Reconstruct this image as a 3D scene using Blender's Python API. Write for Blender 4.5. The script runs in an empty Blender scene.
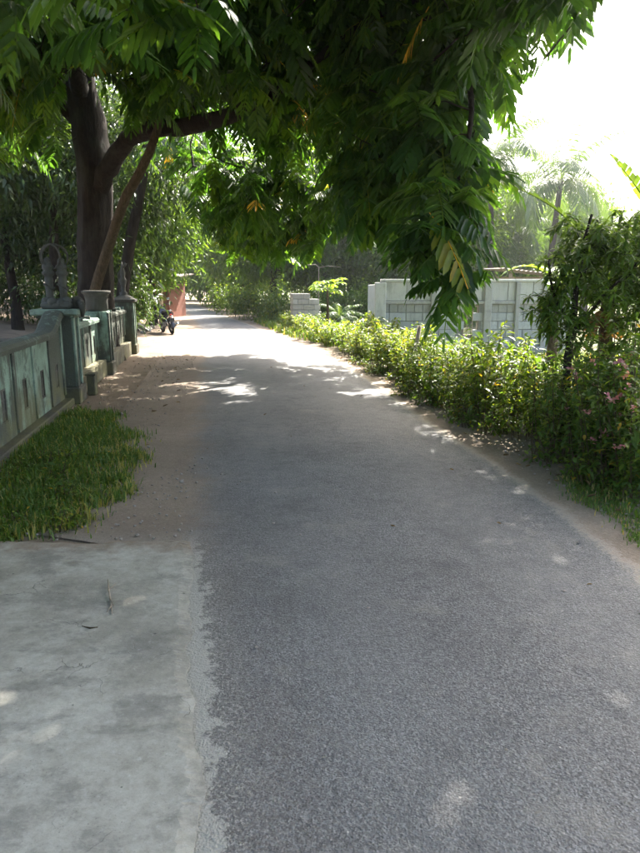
import bpy, bmesh, math, random
import numpy as np
from mathutils import Vector, Matrix

rng = np.random.default_rng(7)
random.seed(7)
R = math.radians
scene = bpy.context.scene
col = scene.collection

# ------------------------------------------------------------------ camera
FPX, CAM_H, W0, H0 = 644.0, 1.6, 640.0, 853.0
PITCH = math.atan((426.5 - 288.0) / FPX)
cam_d = bpy.data.cameras.new('camera')
cam_d.sensor_fit = 'VERTICAL'
cam_d.sensor_height = 24.0
cam_d.lens = 24.0 * FPX / H0
cam_d.clip_start = 0.05
cam_d.clip_end = 2000
cam = bpy.data.objects.new('camera', cam_d)
cam.location = (0, 0, CAM_H)
cam.rotation_euler = (R(90) - PITCH, 0, 0)
col.objects.link(cam)
scene.camera = cam

# ------------------------------------------------------------------ sky, sun, exposure
SUN_EL, SUN_AZ = R(50), R(28)
SDIR = np.array([math.sin(SUN_AZ) * math.cos(SUN_EL), math.cos(SUN_AZ) * math.cos(SUN_EL), math.sin(SUN_EL)])
world = bpy.data.worlds.new('World')
scene.world = world
world.use_nodes = True
wn = world.node_tree
sky = wn.nodes.new('ShaderNodeTexSky')
sky.sky_type = 'NISHITA'
sky.sun_disc = False
sky.sun_elevation = SUN_EL
sky.sun_rotation = SUN_AZ
sky.air_density = 1.2
sky.dust_density = 5.0
sky.ozone_density = 0.4
bg = wn.nodes['Background']
bg.inputs[1].default_value = 0.12
wn.links.new(sky.outputs[0], bg.inputs[0])
sun_d = bpy.data.lights.new('sun', 'SUN')
sun_d.energy = 4.5
sun_d.angle = R(0.55)
sun_d.color = (1.0, 0.94, 0.84)
sun = bpy.data.objects.new('sun', sun_d)
sun.rotation_euler = Vector(SDIR).to_track_quat('Z', 'Y').to_euler()
sun.location = Vector(SDIR) * 40
col.objects.link(sun)
scene.view_settings.view_transform = 'Standard'
scene.view_settings.look = 'None'
scene.view_settings.gamma = 1.0
scene.view_settings.use_curve_mapping = False
scene.view_settings.exposure = 2.85
scene.cycles.use_denoising = True
scene.cycles.max_bounces = 7
scene.cycles.diffuse_bounces = 3
scene.cycles.use_adaptive_sampling = True
scene.cycles.adaptive_threshold = 0.025
scene.cycles.transmission_bounces = 6
scene.cycles.transparent_max_bounces = 8
scene.cycles.sample_clamp_indirect = 8

# ------------------------------------------------------------------ helpers
def ray(px, py):
    a = (px - 320) / FPX
    b = (426.5 - py) / FPX
    return np.array([a, math.cos(PITCH) + b * math.sin(PITCH), -math.sin(PITCH) + b * math.cos(PITCH)])
def G(px, py, z=0.0):
    d = ray(px, py)
    t = (z - CAM_H) / d[2]
    return np.array([d[0] * t, d[1] * t, z])
def S(px, py, Y):
    d = ray(px, py)
    t = Y / d[1]
    return np.array([d[0] * t, Y, CAM_H + d[2] * t])
def proj(p):
    p = np.asarray(p, float)
    x, y, z = p[..., 0], p[..., 1], p[..., 2] - CAM_H
    f = y * math.cos(PITCH) - z * math.sin(PITCH)
    u = y * math.sin(PITCH) + z * math.cos(PITCH)
    f = np.where(np.abs(f) < 1e-3, 1e-3, f)
    return 320 + FPX * x / f, 426.5 - FPX * u / f, f
def inpoly(px, py, poly):
    ins = np.zeros(np.shape(px), bool)
    n = len(poly)
    for i in range(n):
        x1, y1 = poly[i]
        x2, y2 = poly[(i + 1) % n]
        c = ((y1 > py) != (y2 > py)) & (px < (x2 - x1) * (py - y1) / ((y2 - y1) + 1e-9) + x1)
        ins ^= c
    return ins
def unit(v):
    v = np.asarray(v, float)
    return v / (np.linalg.norm(v, axis=-1, keepdims=True) + 1e-9)
def smooth(a, b, x):
    t = np.clip((x - a) / (b - a), 0, 1)
    return t * t * (3 - 2 * t)

def mesh_np(name, V, T, mats=None, tint=None, smooth_sh=False, mi=None):
    V = np.asarray(V, np.float32).reshape(-1, 3)
    me = bpy.data.meshes.new(name)
    if isinstance(T, np.ndarray):
        nf, k = T.shape
        me.vertices.add(len(V))
        me.vertices.foreach_set('co', V.ravel())
        me.loops.add(nf * k)
        me.loops.foreach_set('vertex_index', T.astype(np.int32).ravel())
        me.polygons.add(nf)
        me.polygons.foreach_set('loop_start', np.arange(0, nf * k, k, dtype=np.int32))
    else:
        me.from_pydata(V.tolist(), [], T)
    if mi is not None:
        me.polygons.foreach_set('material_index', np.asarray(mi, np.int32))
    if smooth_sh:
        me.polygons.foreach_set('use_smooth', np.ones(len(me.polygons), bool))
    if tint is not None:
        at = me.attributes.new('tint', 'FLOAT', 'POINT')
        at.data.foreach_set('value', np.asarray(tint, np.float32))
    for m in (mats if isinstance(mats, (list, tuple)) else [mats]):
        if m:
            me.materials.append(m)
    me.update()
    me.validate()
    return me
def link(name, data, parent=None, loc=None, rot=None, scale=None):
    o = bpy.data.objects.new(name, data)
    col.objects.link(o)
    if parent is not None:
        o.parent = parent
    if loc is not None:
        o.location = loc
    if rot is not None:
        o.rotation_euler = rot
    if scale is not None:
        o.scale = (scale,) * 3 if isinstance(scale, (int, float)) else scale
    return o
def tag(o, label=None, cat=None, group=None, kind=None):
    if label: o['label'] = label
    if cat: o['category'] = cat
    if group: o['group'] = group
    if kind: o['kind'] = kind
    return o
def empty(name, loc=(0, 0, 0), rz=0, scale=None):
    o = link(name, None, loc=loc, rot=(0, 0, rz), scale=scale)
    o.empty_display_size = 0.2
    return o
def copy_tree(o, parent=None):
    c = o.copy()
    col.objects.link(c)
    c.parent = parent
    for ch in o.children:
        copy_tree(ch, c)
    return c

class MB:
    """collects shapes into one mesh"""
    def __init__(s):
        s.v, s.f = [], []
    def add(s, v, f):
        o = len(s.v)
        s.v += [tuple(map(float, q)) for q in v]
        s.f += [tuple(int(i) + o for i in q) for q in f]
        return s
    def box(s, c, d, bev=0.0, rz=0.0, rot=None):
        cx, cy, cz = c
        hx, hy, hz = d[0] / 2, d[1] / 2, d[2] / 2
        bm = bmesh.new()
        bmesh.ops.create_cube(bm, size=2)
        for v in bm.verts:
            v.co = Vector((v.co.x * hx, v.co.y * hy, v.co.z * hz))
        if bev > 0:
            bmesh.ops.bevel(bm, geom=list(bm.edges), offset=bev, segments=1, affect='EDGES')
        m = Matrix.Translation(c) @ (rot.to_4x4() if rot is not None else Matrix.Rotation(rz, 4, 'Z'))
        bm.verts.index_update()
        s.add([m @ v.co for v in bm.verts], [[v.index for v in f.verts] for f in bm.faces])
        bm.free()
        return s
    def tube(s, pts, rad, n=8, cap=True, closed=False):
        pts = np.asarray(pts, float)
        m = len(pts)
        rad = np.broadcast_to(np.asarray(rad, float), (m,))
        tg = np.zeros_like(pts)
        if closed:
            tg = np.roll(pts, -1, 0) - np.roll(pts, 1, 0)
        else:
            tg[1:-1] = pts[2:] - pts[:-2]
            tg[0] = pts[1] - pts[0]
            tg[-1] = pts[-1] - pts[-2]
        tg = unit(tg)
        ref = np.array([0, 0, 1.0]) if abs(tg[0][2]) < 0.9 else np.array([1.0, 0, 0])
        v = []
        a = np.arange(n) * 2 * math.pi / n
        u = unit(np.cross(tg[0], ref))
        for i in range(m):
            u = unit(u - tg[i] * np.dot(u, tg[i]))
            w = np.cross(tg[i], u)
            v += list(pts[i] + rad[i] * (np.cos(a)[:, None] * u + np.sin(a)[:, None] * w))
        f = []
        rings = m if closed else m - 1
        for i in range(rings):
            j2 = (i + 1) % m
            for k in range(n):
                k2 = (k + 1) % n
                f.append((i * n + k, i * n + k2, j2 * n + k2, j2 * n + k))
        if cap and not closed:
            f.append(tuple(range(n))[::-1])
            f.append(tuple((m - 1) * n + k for k in range(n)))
        return s.add(v, f)
    def lathe(s, prof, c=(0, 0, 0), n=16):
        v, f = [], []
        for r, z in prof:
            for k in range(n):
                a = 2 * math.pi * k / n
                v.append((c[0] + r * math.cos(a), c[1] + r * math.sin(a), c[2] + z))
        for i in range(len(prof) - 1):
            for k in range(n):
                k2 = (k + 1) % n
                f.append((i * n + k, i * n + k2, (i + 1) * n + k2, (i + 1) * n + k))
        f.append(tuple(range(n))[::-1])
        f.append(tuple((len(prof) - 1) * n + k for k in range(n)))
        return s.add(v, f)
    def prism(s, poly, y0, y1):
        """poly in (x,z), extruded along y"""
        n = len(poly)
        v = [(x, y0, z) for x, z in poly] + [(x, y1, z) for x, z in poly]
        f = [tuple(range(n)), tuple(range(2 * n - 1, n - 1, -1))]
        f += [(i, i + n, (i + 1) % n + n, (i + 1) % n) for i in range(n)]
        return s.add(v, f)
    def xform(s, m):
        s.v = [tuple(m @ Vector(q)) for q in s.v]
        return s
    def mesh(s, name, mat, sm=False):
        me = bpy.data.meshes.new(name)
        me.from_pydata(s.v, [], s.f)
        bm = bmesh.new(); bm.from_mesh(me)
        bmesh.ops.recalc_face_normals(bm, faces=bm.faces)
        bm.to_mesh(me); bm.free()
        if mat: me.materials.append(mat)
        if sm: me.polygons.foreach_set('use_smooth', np.ones(len(me.polygons), bool))
        me.update()
        return me
    def build(s, name, mat, parent=None, sm=False, loc=None, rot=None):
        return link(name, s.mesh(name, mat, sm), parent, loc, rot)

# ------------------------------------------------------------------ materials
class NT:
    def __init__(s, name):
        s.m = bpy.data.materials.new(name)
        s.m.use_nodes = True
        s.t = s.m.node_tree
        s.n = s.t.nodes
        s.b = s.n['Principled BSDF']
        s.out = s.n['Material Output']
    def new(s, ty, **k):
        n = s.n.new('ShaderNode' + ty)
        for a, b in k.items():
            setattr(n, a, b)
        return n
    def l(s, a, b):
        s.t.links.new(a, b)
    def val(s, inp, v):
        if isinstance(v, (int, float)): inp.default_value = v
        elif isinstance(v, tuple): inp.default_value = v if len(v) == 4 or len(inp.default_value) == 3 else (*v, 1)
        else: s.l(v, inp)
    def coord(s, kind='Object', scale=None):
        c = s.new('TexCoord').outputs[kind]
        if scale:
            mp = s.new('Mapping')
            mp.inputs['Scale'].default_value = scale
            s.l(c, mp.inputs[0])
            return mp.outputs[0]
        return c
    def pos(s, scale=None):
        c = s.new('NewGeometry').outputs['Position']
        if scale:
            mp = s.new('Mapping')
            mp.inputs['Scale'].default_value = scale
            s.l(c, mp.inputs[0])
            return mp.outputs[0]
        return c
    def noise(s, vec, scale, det=4, rough=0.55, dist=0.0):
        n = s.new('TexNoise')
        s.l(vec, n.inputs['Vector'])
        n.inputs['Scale'].default_value = scale
        n.inputs['Detail'].default_value = det
        n.inputs['Roughness'].default_value = rough
        n.inputs['Distortion'].default_value = dist
        return n.outputs[0]
    def vor(s, vec, scale, feat='F1', out='Distance'):
        n = s.new('TexVoronoi', feature=feat)
        s.l(vec, n.inputs['Vector'])
        n.inputs['Scale'].default_value = scale
        return n.outputs[out]
    def ramp(s, fac, stops, interp='LINEAR'):
        n = s.new('ValToRGB')
        n.color_ramp.interpolation = interp
        e = n.color_ramp.elements
        while len(e) < len(stops): e.new(0.5)
        for q, (p, c) in zip(e, stops):
            q.position = p
            q.color = (*c, 1) if isinstance(c, tuple) else (c, c, c, 1)
        s.val(n.inputs[0], fac)
        return n.outputs[0]
    def math(s, op, a, b=None, clamp=False):
        n = s.new('Math', operation=op)
        n.use_clamp = clamp
        s.val(n.inputs[0], a)
        if b is not None: s.val(n.inputs[1], b)
        return n.outputs[0]
    def mix(s, fac, a, b, mode='MIX'):
        n = s.new('Mix', data_type='RGBA', blend_type=mode)
        s.val(n.inputs[0], fac)
        s.val(n.inputs[6], a)
        s.val(n.inputs[7], b)
        return n.outputs[2]
    def sstep(s, x, a, b):
        n = s.new('MapRange', interpolation_type='SMOOTHSTEP')
        s.val(n.inputs[0], x)
        n.inputs[1].default_value = a
        n.inputs[2].default_value = b
        return n.outputs[0]
    def bump(s, h, dist, strength=1.0, prev=None):
        n = s.new('Bump')
        n.inputs['Strength'].default_value = strength
        n.inputs['Distance'].default_value = dist
        s.l(h, n.inputs['Height'])
        if prev: s.l(prev, n.inputs['Normal'])
        return n.outputs[0]
    def set(s, color=None, rough=None, normal=None, metal=None, spec=None):
        if color is not None: s.val(s.b.inputs['Base Color'], color)
        if rough is not None: s.val(s.b.inputs['Roughness'], rough)
        if metal is not None: s.val(s.b.inputs['Metallic'], metal)
        if spec is not None: s.val(s.b.inputs['Specular IOR Level'], spec)
        if normal is not None: s.l(normal, s.b.inputs['Normal'])
        return s.m

def leaf_mat(name, dark, mid, light, old=(0.40, 0.26, 0.04), trans=0.42, tcol=1.5, rough=0.42):
    t = NT(name)
    a = t.new('Attribute', attribute_name='tint')
    rnd = t.new('ObjectInfo').outputs['Random']
    v = t.math('ADD', a.outputs['Fac'], t.math('MULTIPLY', t.math('SUBTRACT', rnd, 0.5), 0.22))
    v = t.math('MULTIPLY', v, 0.75)
    c = t.ramp(v, [(0.0, dark), (0.36, mid), (0.70, light), (0.80, (light[0] * 1.5, light[1] * 1.2, light[2])), (0.95, old)])
    n = t.noise(t.coord(), 14, 2)
    c = t.mix(0.5, c, t.ramp(n, [(0.3, 0.55), (0.7, 1.0)]), 'MULTIPLY')
    t.set(c, rough, spec=0.32)
    tr = t.new('BsdfTranslucent')
    t.l(t.mix(1.0, c, (tcol * 1.55, tcol * 1.35, tcol * 0.40), 'MULTIPLY'), tr.inputs[0])
    mx = t.new('MixShader')
    mx.inputs[0].default_value = trans
    t.l(t.b.outputs[0], mx.inputs[1])
    t.l(tr.outputs[0], mx.inputs[2])
    t.l(mx.outputs[0], t.out.inputs[0])
    return t.m

M = {}
M['leaf'] = leaf_mat('matoa_leaf', (0.016, 0.046, 0.012), (0.030, 0.082, 0.016), (0.075, 0.145, 0.022), trans=0.5, tcol=2.0)
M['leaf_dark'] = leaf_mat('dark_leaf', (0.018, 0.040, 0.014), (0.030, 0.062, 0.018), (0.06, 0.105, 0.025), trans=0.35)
M['leaf_far'] = leaf_mat('far_leaf', (0.034, 0.074, 0.018), (0.056, 0.115, 0.022), (0.11, 0.185, 0.03), trans=0.5, tcol=1.8)
M['leaf_hedge'] = leaf_mat('hedge_leaf', (0.038, 0.085, 0.02), (0.07, 0.135, 0.025), (0.17, 0.215, 0.032), trans=0.5)
M['leaf_banana'] = leaf_mat('banana_leaf', (0.06, 0.12, 0.025), (0.09, 0.17, 0.03), (0.14, 0.22, 0.04), trans=0.55, tcol=1.7)
M['leaf_palm'] = leaf_mat('palm_leaf', (0.03, 0.065, 0.022), (0.05, 0.10, 0.03), (0.09, 0.14, 0.035), trans=0.35)
M['grass'] = leaf_mat('grass_blade', (0.045, 0.10, 0.015), (0.078, 0.15, 0.022), (0.14, 0.205, 0.036), old=(0.36, 0.28, 0.12), trans=0.35, tcol=1.3, rough=0.5)
M['lawn_blade'] = leaf_mat('lawn_blade', (0.06, 0.12, 0.02), (0.09, 0.16, 0.025), (0.15, 0.2, 0.035), old=(0.36, 0.28, 0.12), trans=0.4)
M['litter'] = leaf_mat('fallen_leaf', (0.10, 0.06, 0.03), (0.18, 0.11, 0.05), (0.27, 0.18, 0.08), trans=0.2, tcol=0.8, rough=0.7)
M['dry_leaf'] = leaf_mat('dry_leaf', (0.12, 0.06, 0.03), (0.17, 0.09, 0.045), (0.22, 0.13, 0.06), trans=0.25, tcol=0.8, rough=0.7)

def bark_mat(name, a, b, sc=(9, 9, 2.2)):
    t = NT(name)
    v = t.coord('Object', sc)
    n = t.noise(v, 1.6, 6, 0.65, 0.4)
    n2 = t.noise(t.coord(), 1.3, 3)
    c = t.mix(t.ramp(n, [(0.3, 0.0), (0.7, 1.0)]), a, b)
    c = t.mix(t.math('MULTIPLY', t.sstep(n2, 0.52, 0.68), 0.45), c, (0.045, 0.047, 0.034))
    n3 = t.noise(t.coord('Object', (sc[0] * 3, sc[1] * 3, sc[2] * 2)), 1.6, 6, 0.7, 0.6)
    c = t.mix(0.6, c, t.ramp(n3, [(0.35, 0.45), (0.65, 1.15)]), 'MULTIPLY')
    return t.set(c, 0.92, t.bump(t.math('ADD', n, t.math('MULTIPLY', n3, 0.6)), 0.05, 1.0), spec=0.15)
M['bark'] = bark_mat('bark', (0.011, 0.009, 0.008), (0.040, 0.031, 0.025))
M['bark_brown'] = bark_mat('bark_brown', (0.055, 0.040, 0.027), (0.145, 0.108, 0.072), (14, 14, 5))
M['stem'] = bark_mat('stem', (0.07, 0.055, 0.03), (0.16, 0.12, 0.07), (30, 30, 8))

def dirt_color(t, p):
    n1 = t.noise(p, 0.55, 5, 0.6)
    n2 = t.noise(p, 7, 6, 0.7)
    n3 = t.noise(p, 60, 3, 0.6)
    c = t.mix(t.sstep(n1, 0.35, 0.65), (0.155, 0.118, 0.088), (0.245, 0.195, 0.150))
    c = t.mix(t.sstep(n2, 0.35, 0.7), c, (0.20, 0.155, 0.118))
    peb = t.vor(p, 75, 'F1', 'Color')
    c = t.mix(0.45, c, t.ramp(peb, [(0.0, 0.55), (0.75, 1.0), (1.0, 1.5)]), 'MULTIPLY')
    h = t.math('ADD', t.math('MULTIPLY', n2, 0.6), t.math('MULTIPLY', n3, 0.5))
    return c, h

def ground_mat():
    t = NT('dirt_ground')
    p = t.pos()
    c, h = dirt_color(t, p)
    # dark damp soil and moss in patches
    n = t.noise(p, 1.1, 5, 0.65)
    c = t.mix(t.math('MULTIPLY', t.sstep(n, 0.5, 0.7), 0.75), c, (0.075, 0.062, 0.04))
    n4 = t.noise(p, 0.16, 3, 0.5)
    sep = t.new('SeparateXYZ'); t.l(p, sep.inputs[0])
    right = t.math('MULTIPLY', t.sstep(t.math('ADD', sep.outputs[0], t.math('MULTIPLY', sep.outputs[1], 0.16)), 2.6, 4.2), t.sstep(n, 0.3, 0.6))
    c = t.mix(t.math('MULTIPLY', right, 0.8), c, (0.07, 0.11, 0.03))
    return t.set(c, 0.95, t.bump(h, 0.03, 0.8), spec=0.15)
M['ground'] = ground_mat()

def yard_mat():
    t = NT('yard_dirt')
    p = t.pos()
    c, h = dirt_color(t, p)
    return t.set(c, 0.95, t.bump(h, 0.03, 0.8), spec=0.15)
M['yard'] = yard_mat()

def road_mat():
    t = NT('asphalt')
    p = t.pos()
    uv = t.new('UVMap', uv_map='lane').outputs[0]
    sep = t.new('SeparateXYZ'); t.l(uv, sep.inputs[0])
    dl, dr = sep.outputs[0], sep.outputs[1]      # metres inside the left and right edge
    sp = t.new('SeparateXYZ'); t.l(p, sp.inputs[0])
    Y = sp.outputs[1]
    # asphalt
    big = t.noise(p, 0.7, 4, 0.6)
    mid = t.noise(p, 9, 4, 0.6)
    agg = t.vor(p, 150, 'F1', 'Color')
    aggd = t.vor(p, 125)
    bw = t.new('RGBToBW'); t.l(agg, bw.inputs[0])
    base = t.mix(t.sstep(big, 0.3, 0.7), (0.086, 0.085, 0.087), (0.116, 0.115, 0.116))
    c = t.mix(0.75, base, t.ramp(bw.outputs[0], [(0.12, 0.40), (0.5, 0.95), (0.85, 1.75)]), 'MULTIPLY')
    ag2 = t.new('RGBToBW'); t.l(t.vor(p, 68, 'F1', 'Color'), ag2.inputs[0])
    c = t.mix(0.4, c, t.ramp(ag2.outputs[0], [(0.1, 0.65), (0.5, 1.02), (0.9, 1.4)]), 'MULTIPLY')
    c = t.mix(t.math('MULTIPLY', t.sstep(mid, 0.52, 0.75), 0.30), c, (0.055, 0.055, 0.058))
    lane = t.math('SUBTRACT', dl, t.math('MULTIPLY', t.math('SUBTRACT', t.noise(p, 0.5, 3), 0.5), 0.5))
    trk = t.math('MAXIMUM', t.math('SUBTRACT', 1.0, t.sstep(t.math('ABSOLUTE', t.math('SUBTRACT', lane, 0.75)), 0.1, 0.42)), t.math('SUBTRACT', 1.0, t.sstep(t.math('ABSOLUTE', t.math('SUBTRACT', lane, 1.95)), 0.1, 0.42)))
    c = t.mix(t.math('MULTIPLY', trk, 0.22), c, (0.15, 0.148, 0.145))
    ptch = t.noise(p, 1.9, 7, 0.72)
    c = t.mix(t.math('MULTIPLY', t.sstep(ptch, 0.54, 0.66), 0.5), c, (0.165, 0.155, 0.142))
    c = t.mix(t.math('MULTIPLY', t.sstep(ptch, 0.45, 0.34), 0.5), c, (0.06, 0.06, 0.062))
    # scattered pale specks
    sp2 = t.vor(p, 16, 'F1')
    spot = t.math('LESS_THAN', sp2, 0.07)
    pick = t.math('GREATER_THAN', t.noise(p, 5.0, 2), 0.56)
    c = t.mix(t.math('MULTIPLY', t.math('MULTIPLY', spot, pick), 0.7), c, (0.36, 0.34, 0.31))
    # dust trodden over the asphalt
    dust = t.noise(p, 1.4, 6, 0.7)
    streak = t.noise(t.pos((6, 0.5, 1)), 1.2, 4, 0.6)
    dc, dh = dirt_color(t, p)
    dn = t.math('ADD', t.math('MULTIPLY', t.math('SUBTRACT', dust, 0.5), 0.55), t.math('MULTIPLY', t.math('SUBTRACT', streak, 0.5), 0.30))
    fine = t.math('MULTIPLY', t.math('SUBTRACT', t.noise(p, 45, 4, 0.7), 0.5), 0.30)
    el = t.math('ADD', t.math('ADD', dl, dn), fine)
    dirtL = t.math('SUBTRACT', 1.0, t.sstep(el, -0.13, 0.20))
    dirtL = t.math('MULTIPLY', dirtL, t.sstep(Y, 3.3, 4.3))
    ern = t.math('ADD', t.math('MULTIPLY', t.math('SUBTRACT', dust, 0.5), 0.30), t.math('MULTIPLY', fine, 0.8))
    er = t.math('ADD', dr, ern)
    dirtR = t.math('SUBTRACT', 1.0, t.sstep(er, 0.02, 0.15))
    pale = t.math('MULTIPLY', t.math('SUBTRACT', 1.0, t.sstep(t.math('ABSOLUTE', t.math('SUBTRACT', er, 0.06)), 0.03, 0.16)), 0.75)
    c = t.mix(t.math('MULTIPLY', t.math('SUBTRACT', 1.0, t.sstep(el, 0.0, 0.6)), 0.25), c, (0.185, 0.155, 0.13))
    # cement slurry splashed along the slab
    slE = t.math('ADD', dl, t.math('MULTIPLY', t.math('SUBTRACT', t.noise(p, 11, 7, 0.8), 0.5), 0.42))
    sl = t.math('SUBTRACT', 1.0, t.sstep(slE, 0.05, 0.08))
    spk = t.math('MULTIPLY', t.math('GREATER_THAN', t.noise(p, 70, 3, 0.7), 0.56), t.math('SUBTRACT', 1.0, t.sstep(slE, 0.06, 0.26)))
    sl = t.math('MULTIPLY', t.math('MAXIMUM', sl, t.math('MULTIPLY', spk, 0.8)), t.math('SUBTRACT', 1.0, t.sstep(Y, 3.7, 4.15)))
    c = t.mix(t.math('MULTIPLY', sl, 0.85), c, (0.285, 0.275, 0.245))
    c = t.mix(pale, c, (0.30, 0.26, 0.21))
    dd = t.math('MAXIMUM', dirtL, dirtR)
    c = t.mix(dd, c, dc)
    hh = t.math('ADD', t.math('MULTIPLY', aggd, 1.0), t.math('MULTIPLY', t.noise(p, 300, 2), 0.35))
    b1 = t.bump(hh, 0.0024, 1.0)
    b2 = t.bump(dh, 0.02, 0.6, b1)
    ro = t.mix(dd, t.ramp(mid, [(0.3, 0.62), (0.7, 0.78)]), (0.95, 0.95, 0.95))
    return t.set(c, ro, b2, spec=0.35)
M['road'] = road_mat()

def slab_mat():
    t = NT('old_concrete')
    p = t.pos()
    n1 = t.noise(p, 1.7, 7, 0.68, 0.15)
    n2 = t.noise(t.pos((1.0, 1.7, 1)), 2.2, 8, 0.72, 0.1)
    n3 = t.noise(p, 38, 5, 0.75)
    c = t.mix(t.sstep(n1, 0.38, 0.62), (0.215, 0.203, 0.172), (0.32, 0.308, 0.27))
    c = t.mix(t.math('MULTIPLY', t.sstep(n2, 0.47, 0.62), 0.7), c, (0.145, 0.138, 0.122))
    c = t.mix(t.math('MULTIPLY', t.sstep(n3, 0.55, 0.75), 0.5), c, (0.40, 0.395, 0.375))
    c = t.mix(t.math('MULTIPLY', t.sstep(t.noise(p, 130, 3, 0.7), 0.56, 0.72), 0.45), c, (0.14, 0.135, 0.125))
    c = t.mix(0.55, c, t.ramp(t.noise(t.pos((1, 1, 1)), 22, 7, 0.8, 0.3), [(0.34, 0.62), (0.5, 0.95), (0.66, 1.22)]), 'MULTIPLY')
    # hairline cracks: edges of warped cells, only in places
    wv = t.new('VectorMath', operation='ADD'); t.l(p, wv.inputs[0])
    nz = t.new('TexNoise'); t.l(p, nz.inputs['Vector']); nz.inputs['Scale'].default_value = 5; nz.inputs['Detail'].default_value = 5
    sc = t.new('VectorMath', operation='SCALE'); t.l(nz.outputs['Color'], sc.inputs[0]); sc.inputs['Scale'].default_value = 0.35
    t.l(sc.outputs[0], wv.inputs[1])
    ed = t.vor(wv.outputs[0], 2.6, 'DISTANCE_TO_EDGE')
    ck = t.math('MULTIPLY', t.math('SUBTRACT', 1.0, t.sstep(ed, 0.001, 0.006)), t.sstep(t.noise(p, 2.6, 3), 0.52, 0.66))
    c = t.mix(t.math('MULTIPLY', ck, 0.55), c, (0.08, 0.076, 0.07))
    fp_ = t.vor(p, 60)
    c = t.mix(t.math('MULTIPLY', t.math('MULTIPLY', t.math('LESS_THAN', fp_, 0.16), t.sstep(t.noise(p, 4.5, 4), 0.45, 0.6)), 0.5), c, (0.09, 0.085, 0.075))
    # fine dark pits
    pit = t.math('MULTIPLY', t.math('LESS_THAN', t.vor(p, 9), 0.06), t.math('GREATER_THAN', t.noise(p, 3.7, 1), 0.5))
    c = t.mix(t.math('MULTIPLY', pit, 0.7), c, (0.05, 0.05, 0.045))
    # soil creeping over the far rim
    sp = t.new('SeparateXYZ'); t.l(p, sp.inputs[0])
    dc, dh = dirt_color(t, p)
    rim = t.sstep(t.math('ADD', sp.outputs[1], t.math('MULTIPLY', t.math('SUBTRACT', t.noise(p, 6, 5, 0.7), 0.5), 0.9)), 3.55, 3.95)
    c = t.mix(rim, c, dc)
    h = t.math('SUBTRACT', t.math('ADD', t.math('MULTIPLY', n3, 0.5), n2), t.math('MULTIPLY', ck, 1.5))
    return t.set(c, t.ramp(n1, [(0.3, 0.72), (0.7, 0.9)]), t.bump(h, 0.006, 0.9), spec=0.25)
M['slab'] = slab_mat()

def paint_wall_mat(name, paint, dirt=0.5):
    t = NT(name)
    p = t.pos()
    obr = t.new('ObjectInfo').outputs['Random']
    ver = t.noise(t.pos((7, 7, 1.1)), 1.3, 5, 0.65, 0.3)
    blo = t.noise(p, 3.1, 6, 0.7)
    fin = t.noise(p, 40, 4, 0.7)
    sp = t.new('SeparateXYZ'); t.l(p, sp.inputs[0])
    low = t.math('SUBTRACT', 1.0, t.sstep(sp.outputs[2], 0.1, 0.75))
    c = t.mix(t.sstep(blo, 0.3, 0.7), paint, tuple(q * 0.62 for q in paint))
    thr = t.math('ADD', t.math('ADD', t.math('MULTIPLY', ver, 0.75), t.math('MULTIPLY', blo, 0.45)), t.math('ADD', t.math('MULTIPLY', low, 0.16), t.math('MULTIPLY', t.math('SUBTRACT', obr, 0.5), 0.42)))
    d = t.sstep(thr, 0.60 - 0.12 * dirt, 0.76 - 0.12 * dirt)
    spl = t.math('MULTIPLY', t.sstep(t.noise(t.pos((1.5, 1.5, 1.0)), 3.4, 6, 0.75, 0.2), 0.50, 0.60), 0.75 * min(1.0, dirt + 0.1))
    d = t.math('MAXIMUM', d, spl)
    c = t.mix(t.math('MULTIPLY', d, 0.86), c, (0.052, 0.050, 0.042))
    chip = t.math('MULTIPLY', t.sstep(fin, 0.6, 0.66), t.sstep(blo, 0.45, 0.6))
    c = t.mix(t.math('MULTIPLY', chip, 0.6), c, (0.23, 0.22, 0.19))
    moss = t.math('MULTIPLY', low, t.sstep(t.noise(p, 2.0, 4), 0.42, 0.62))
    c = t.mix(t.math('MULTIPLY', moss, 0.7), c, (0.13, 0.125, 0.06))
    return t.set(c, 0.85, t.bump(t.math('ADD', fin, blo), 0.012, 0.7), spec=0.25)
M['green_paint'] = paint_wall_mat('green_paint', (0.235, 0.33, 0.265), 0.85)
M['green_pale'] = paint_wall_mat('green_coping', (0.24, 0.32, 0.262), 0.5)
M['plinth'] = paint_wall_mat('mossy_plinth', (0.23, 0.21, 0.155), 0.5)
M['stone'] = paint_wall_mat('carved_stone', (0.085, 0.088, 0.083), 0.45)
M['stone_dark'] = paint_wall_mat('dark_stone', (0.10, 0.10, 0.092), 0.7)

def block_mat(name, a, b):
    t = NT(name)
    p = t.pos()
    obr = t.new('ObjectInfo').outputs['Random']
    n = t.noise(p, 5, 5, 0.7)
    f = t.noise(p, 55, 4, 0.7)
    c = t.mix(obr, a, b)
    c = t.mix(t.math('MULTIPLY', t.sstep(n, 0.45, 0.75), 0.45), c, tuple(q * 0.62 for q in a))
    st_ = t.noise(t.pos((5, 5, 0.7)), 1.5, 6, 0.7, 0.3)
    c = t.mix(t.math('MULTIPLY', t.sstep(st_, 0.5, 0.68), 0.45), c, tuple(q * 0.5 for q in a))
    c = t.mix(0.4, c, t.ramp(f, [(0.3, 0.7), (0.7, 1.1)]), 'MULTIPLY')
    return t.set(c, 0.92, t.bump(t.math('ADD', n, f), 0.01, 0.8), spec=0.2)
M['block'] = block_mat('concrete_block', (0.40, 0.40, 0.40), (0.53, 0.54, 0.55))
M['block_tan'] = block_mat('weathered_block', (0.30, 0.275, 0.235), (0.40, 0.37, 0.32))
M['mortar'] = block_mat('mortar', (0.24, 0.24, 0.235), (0.28, 0.28, 0.275))
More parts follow.
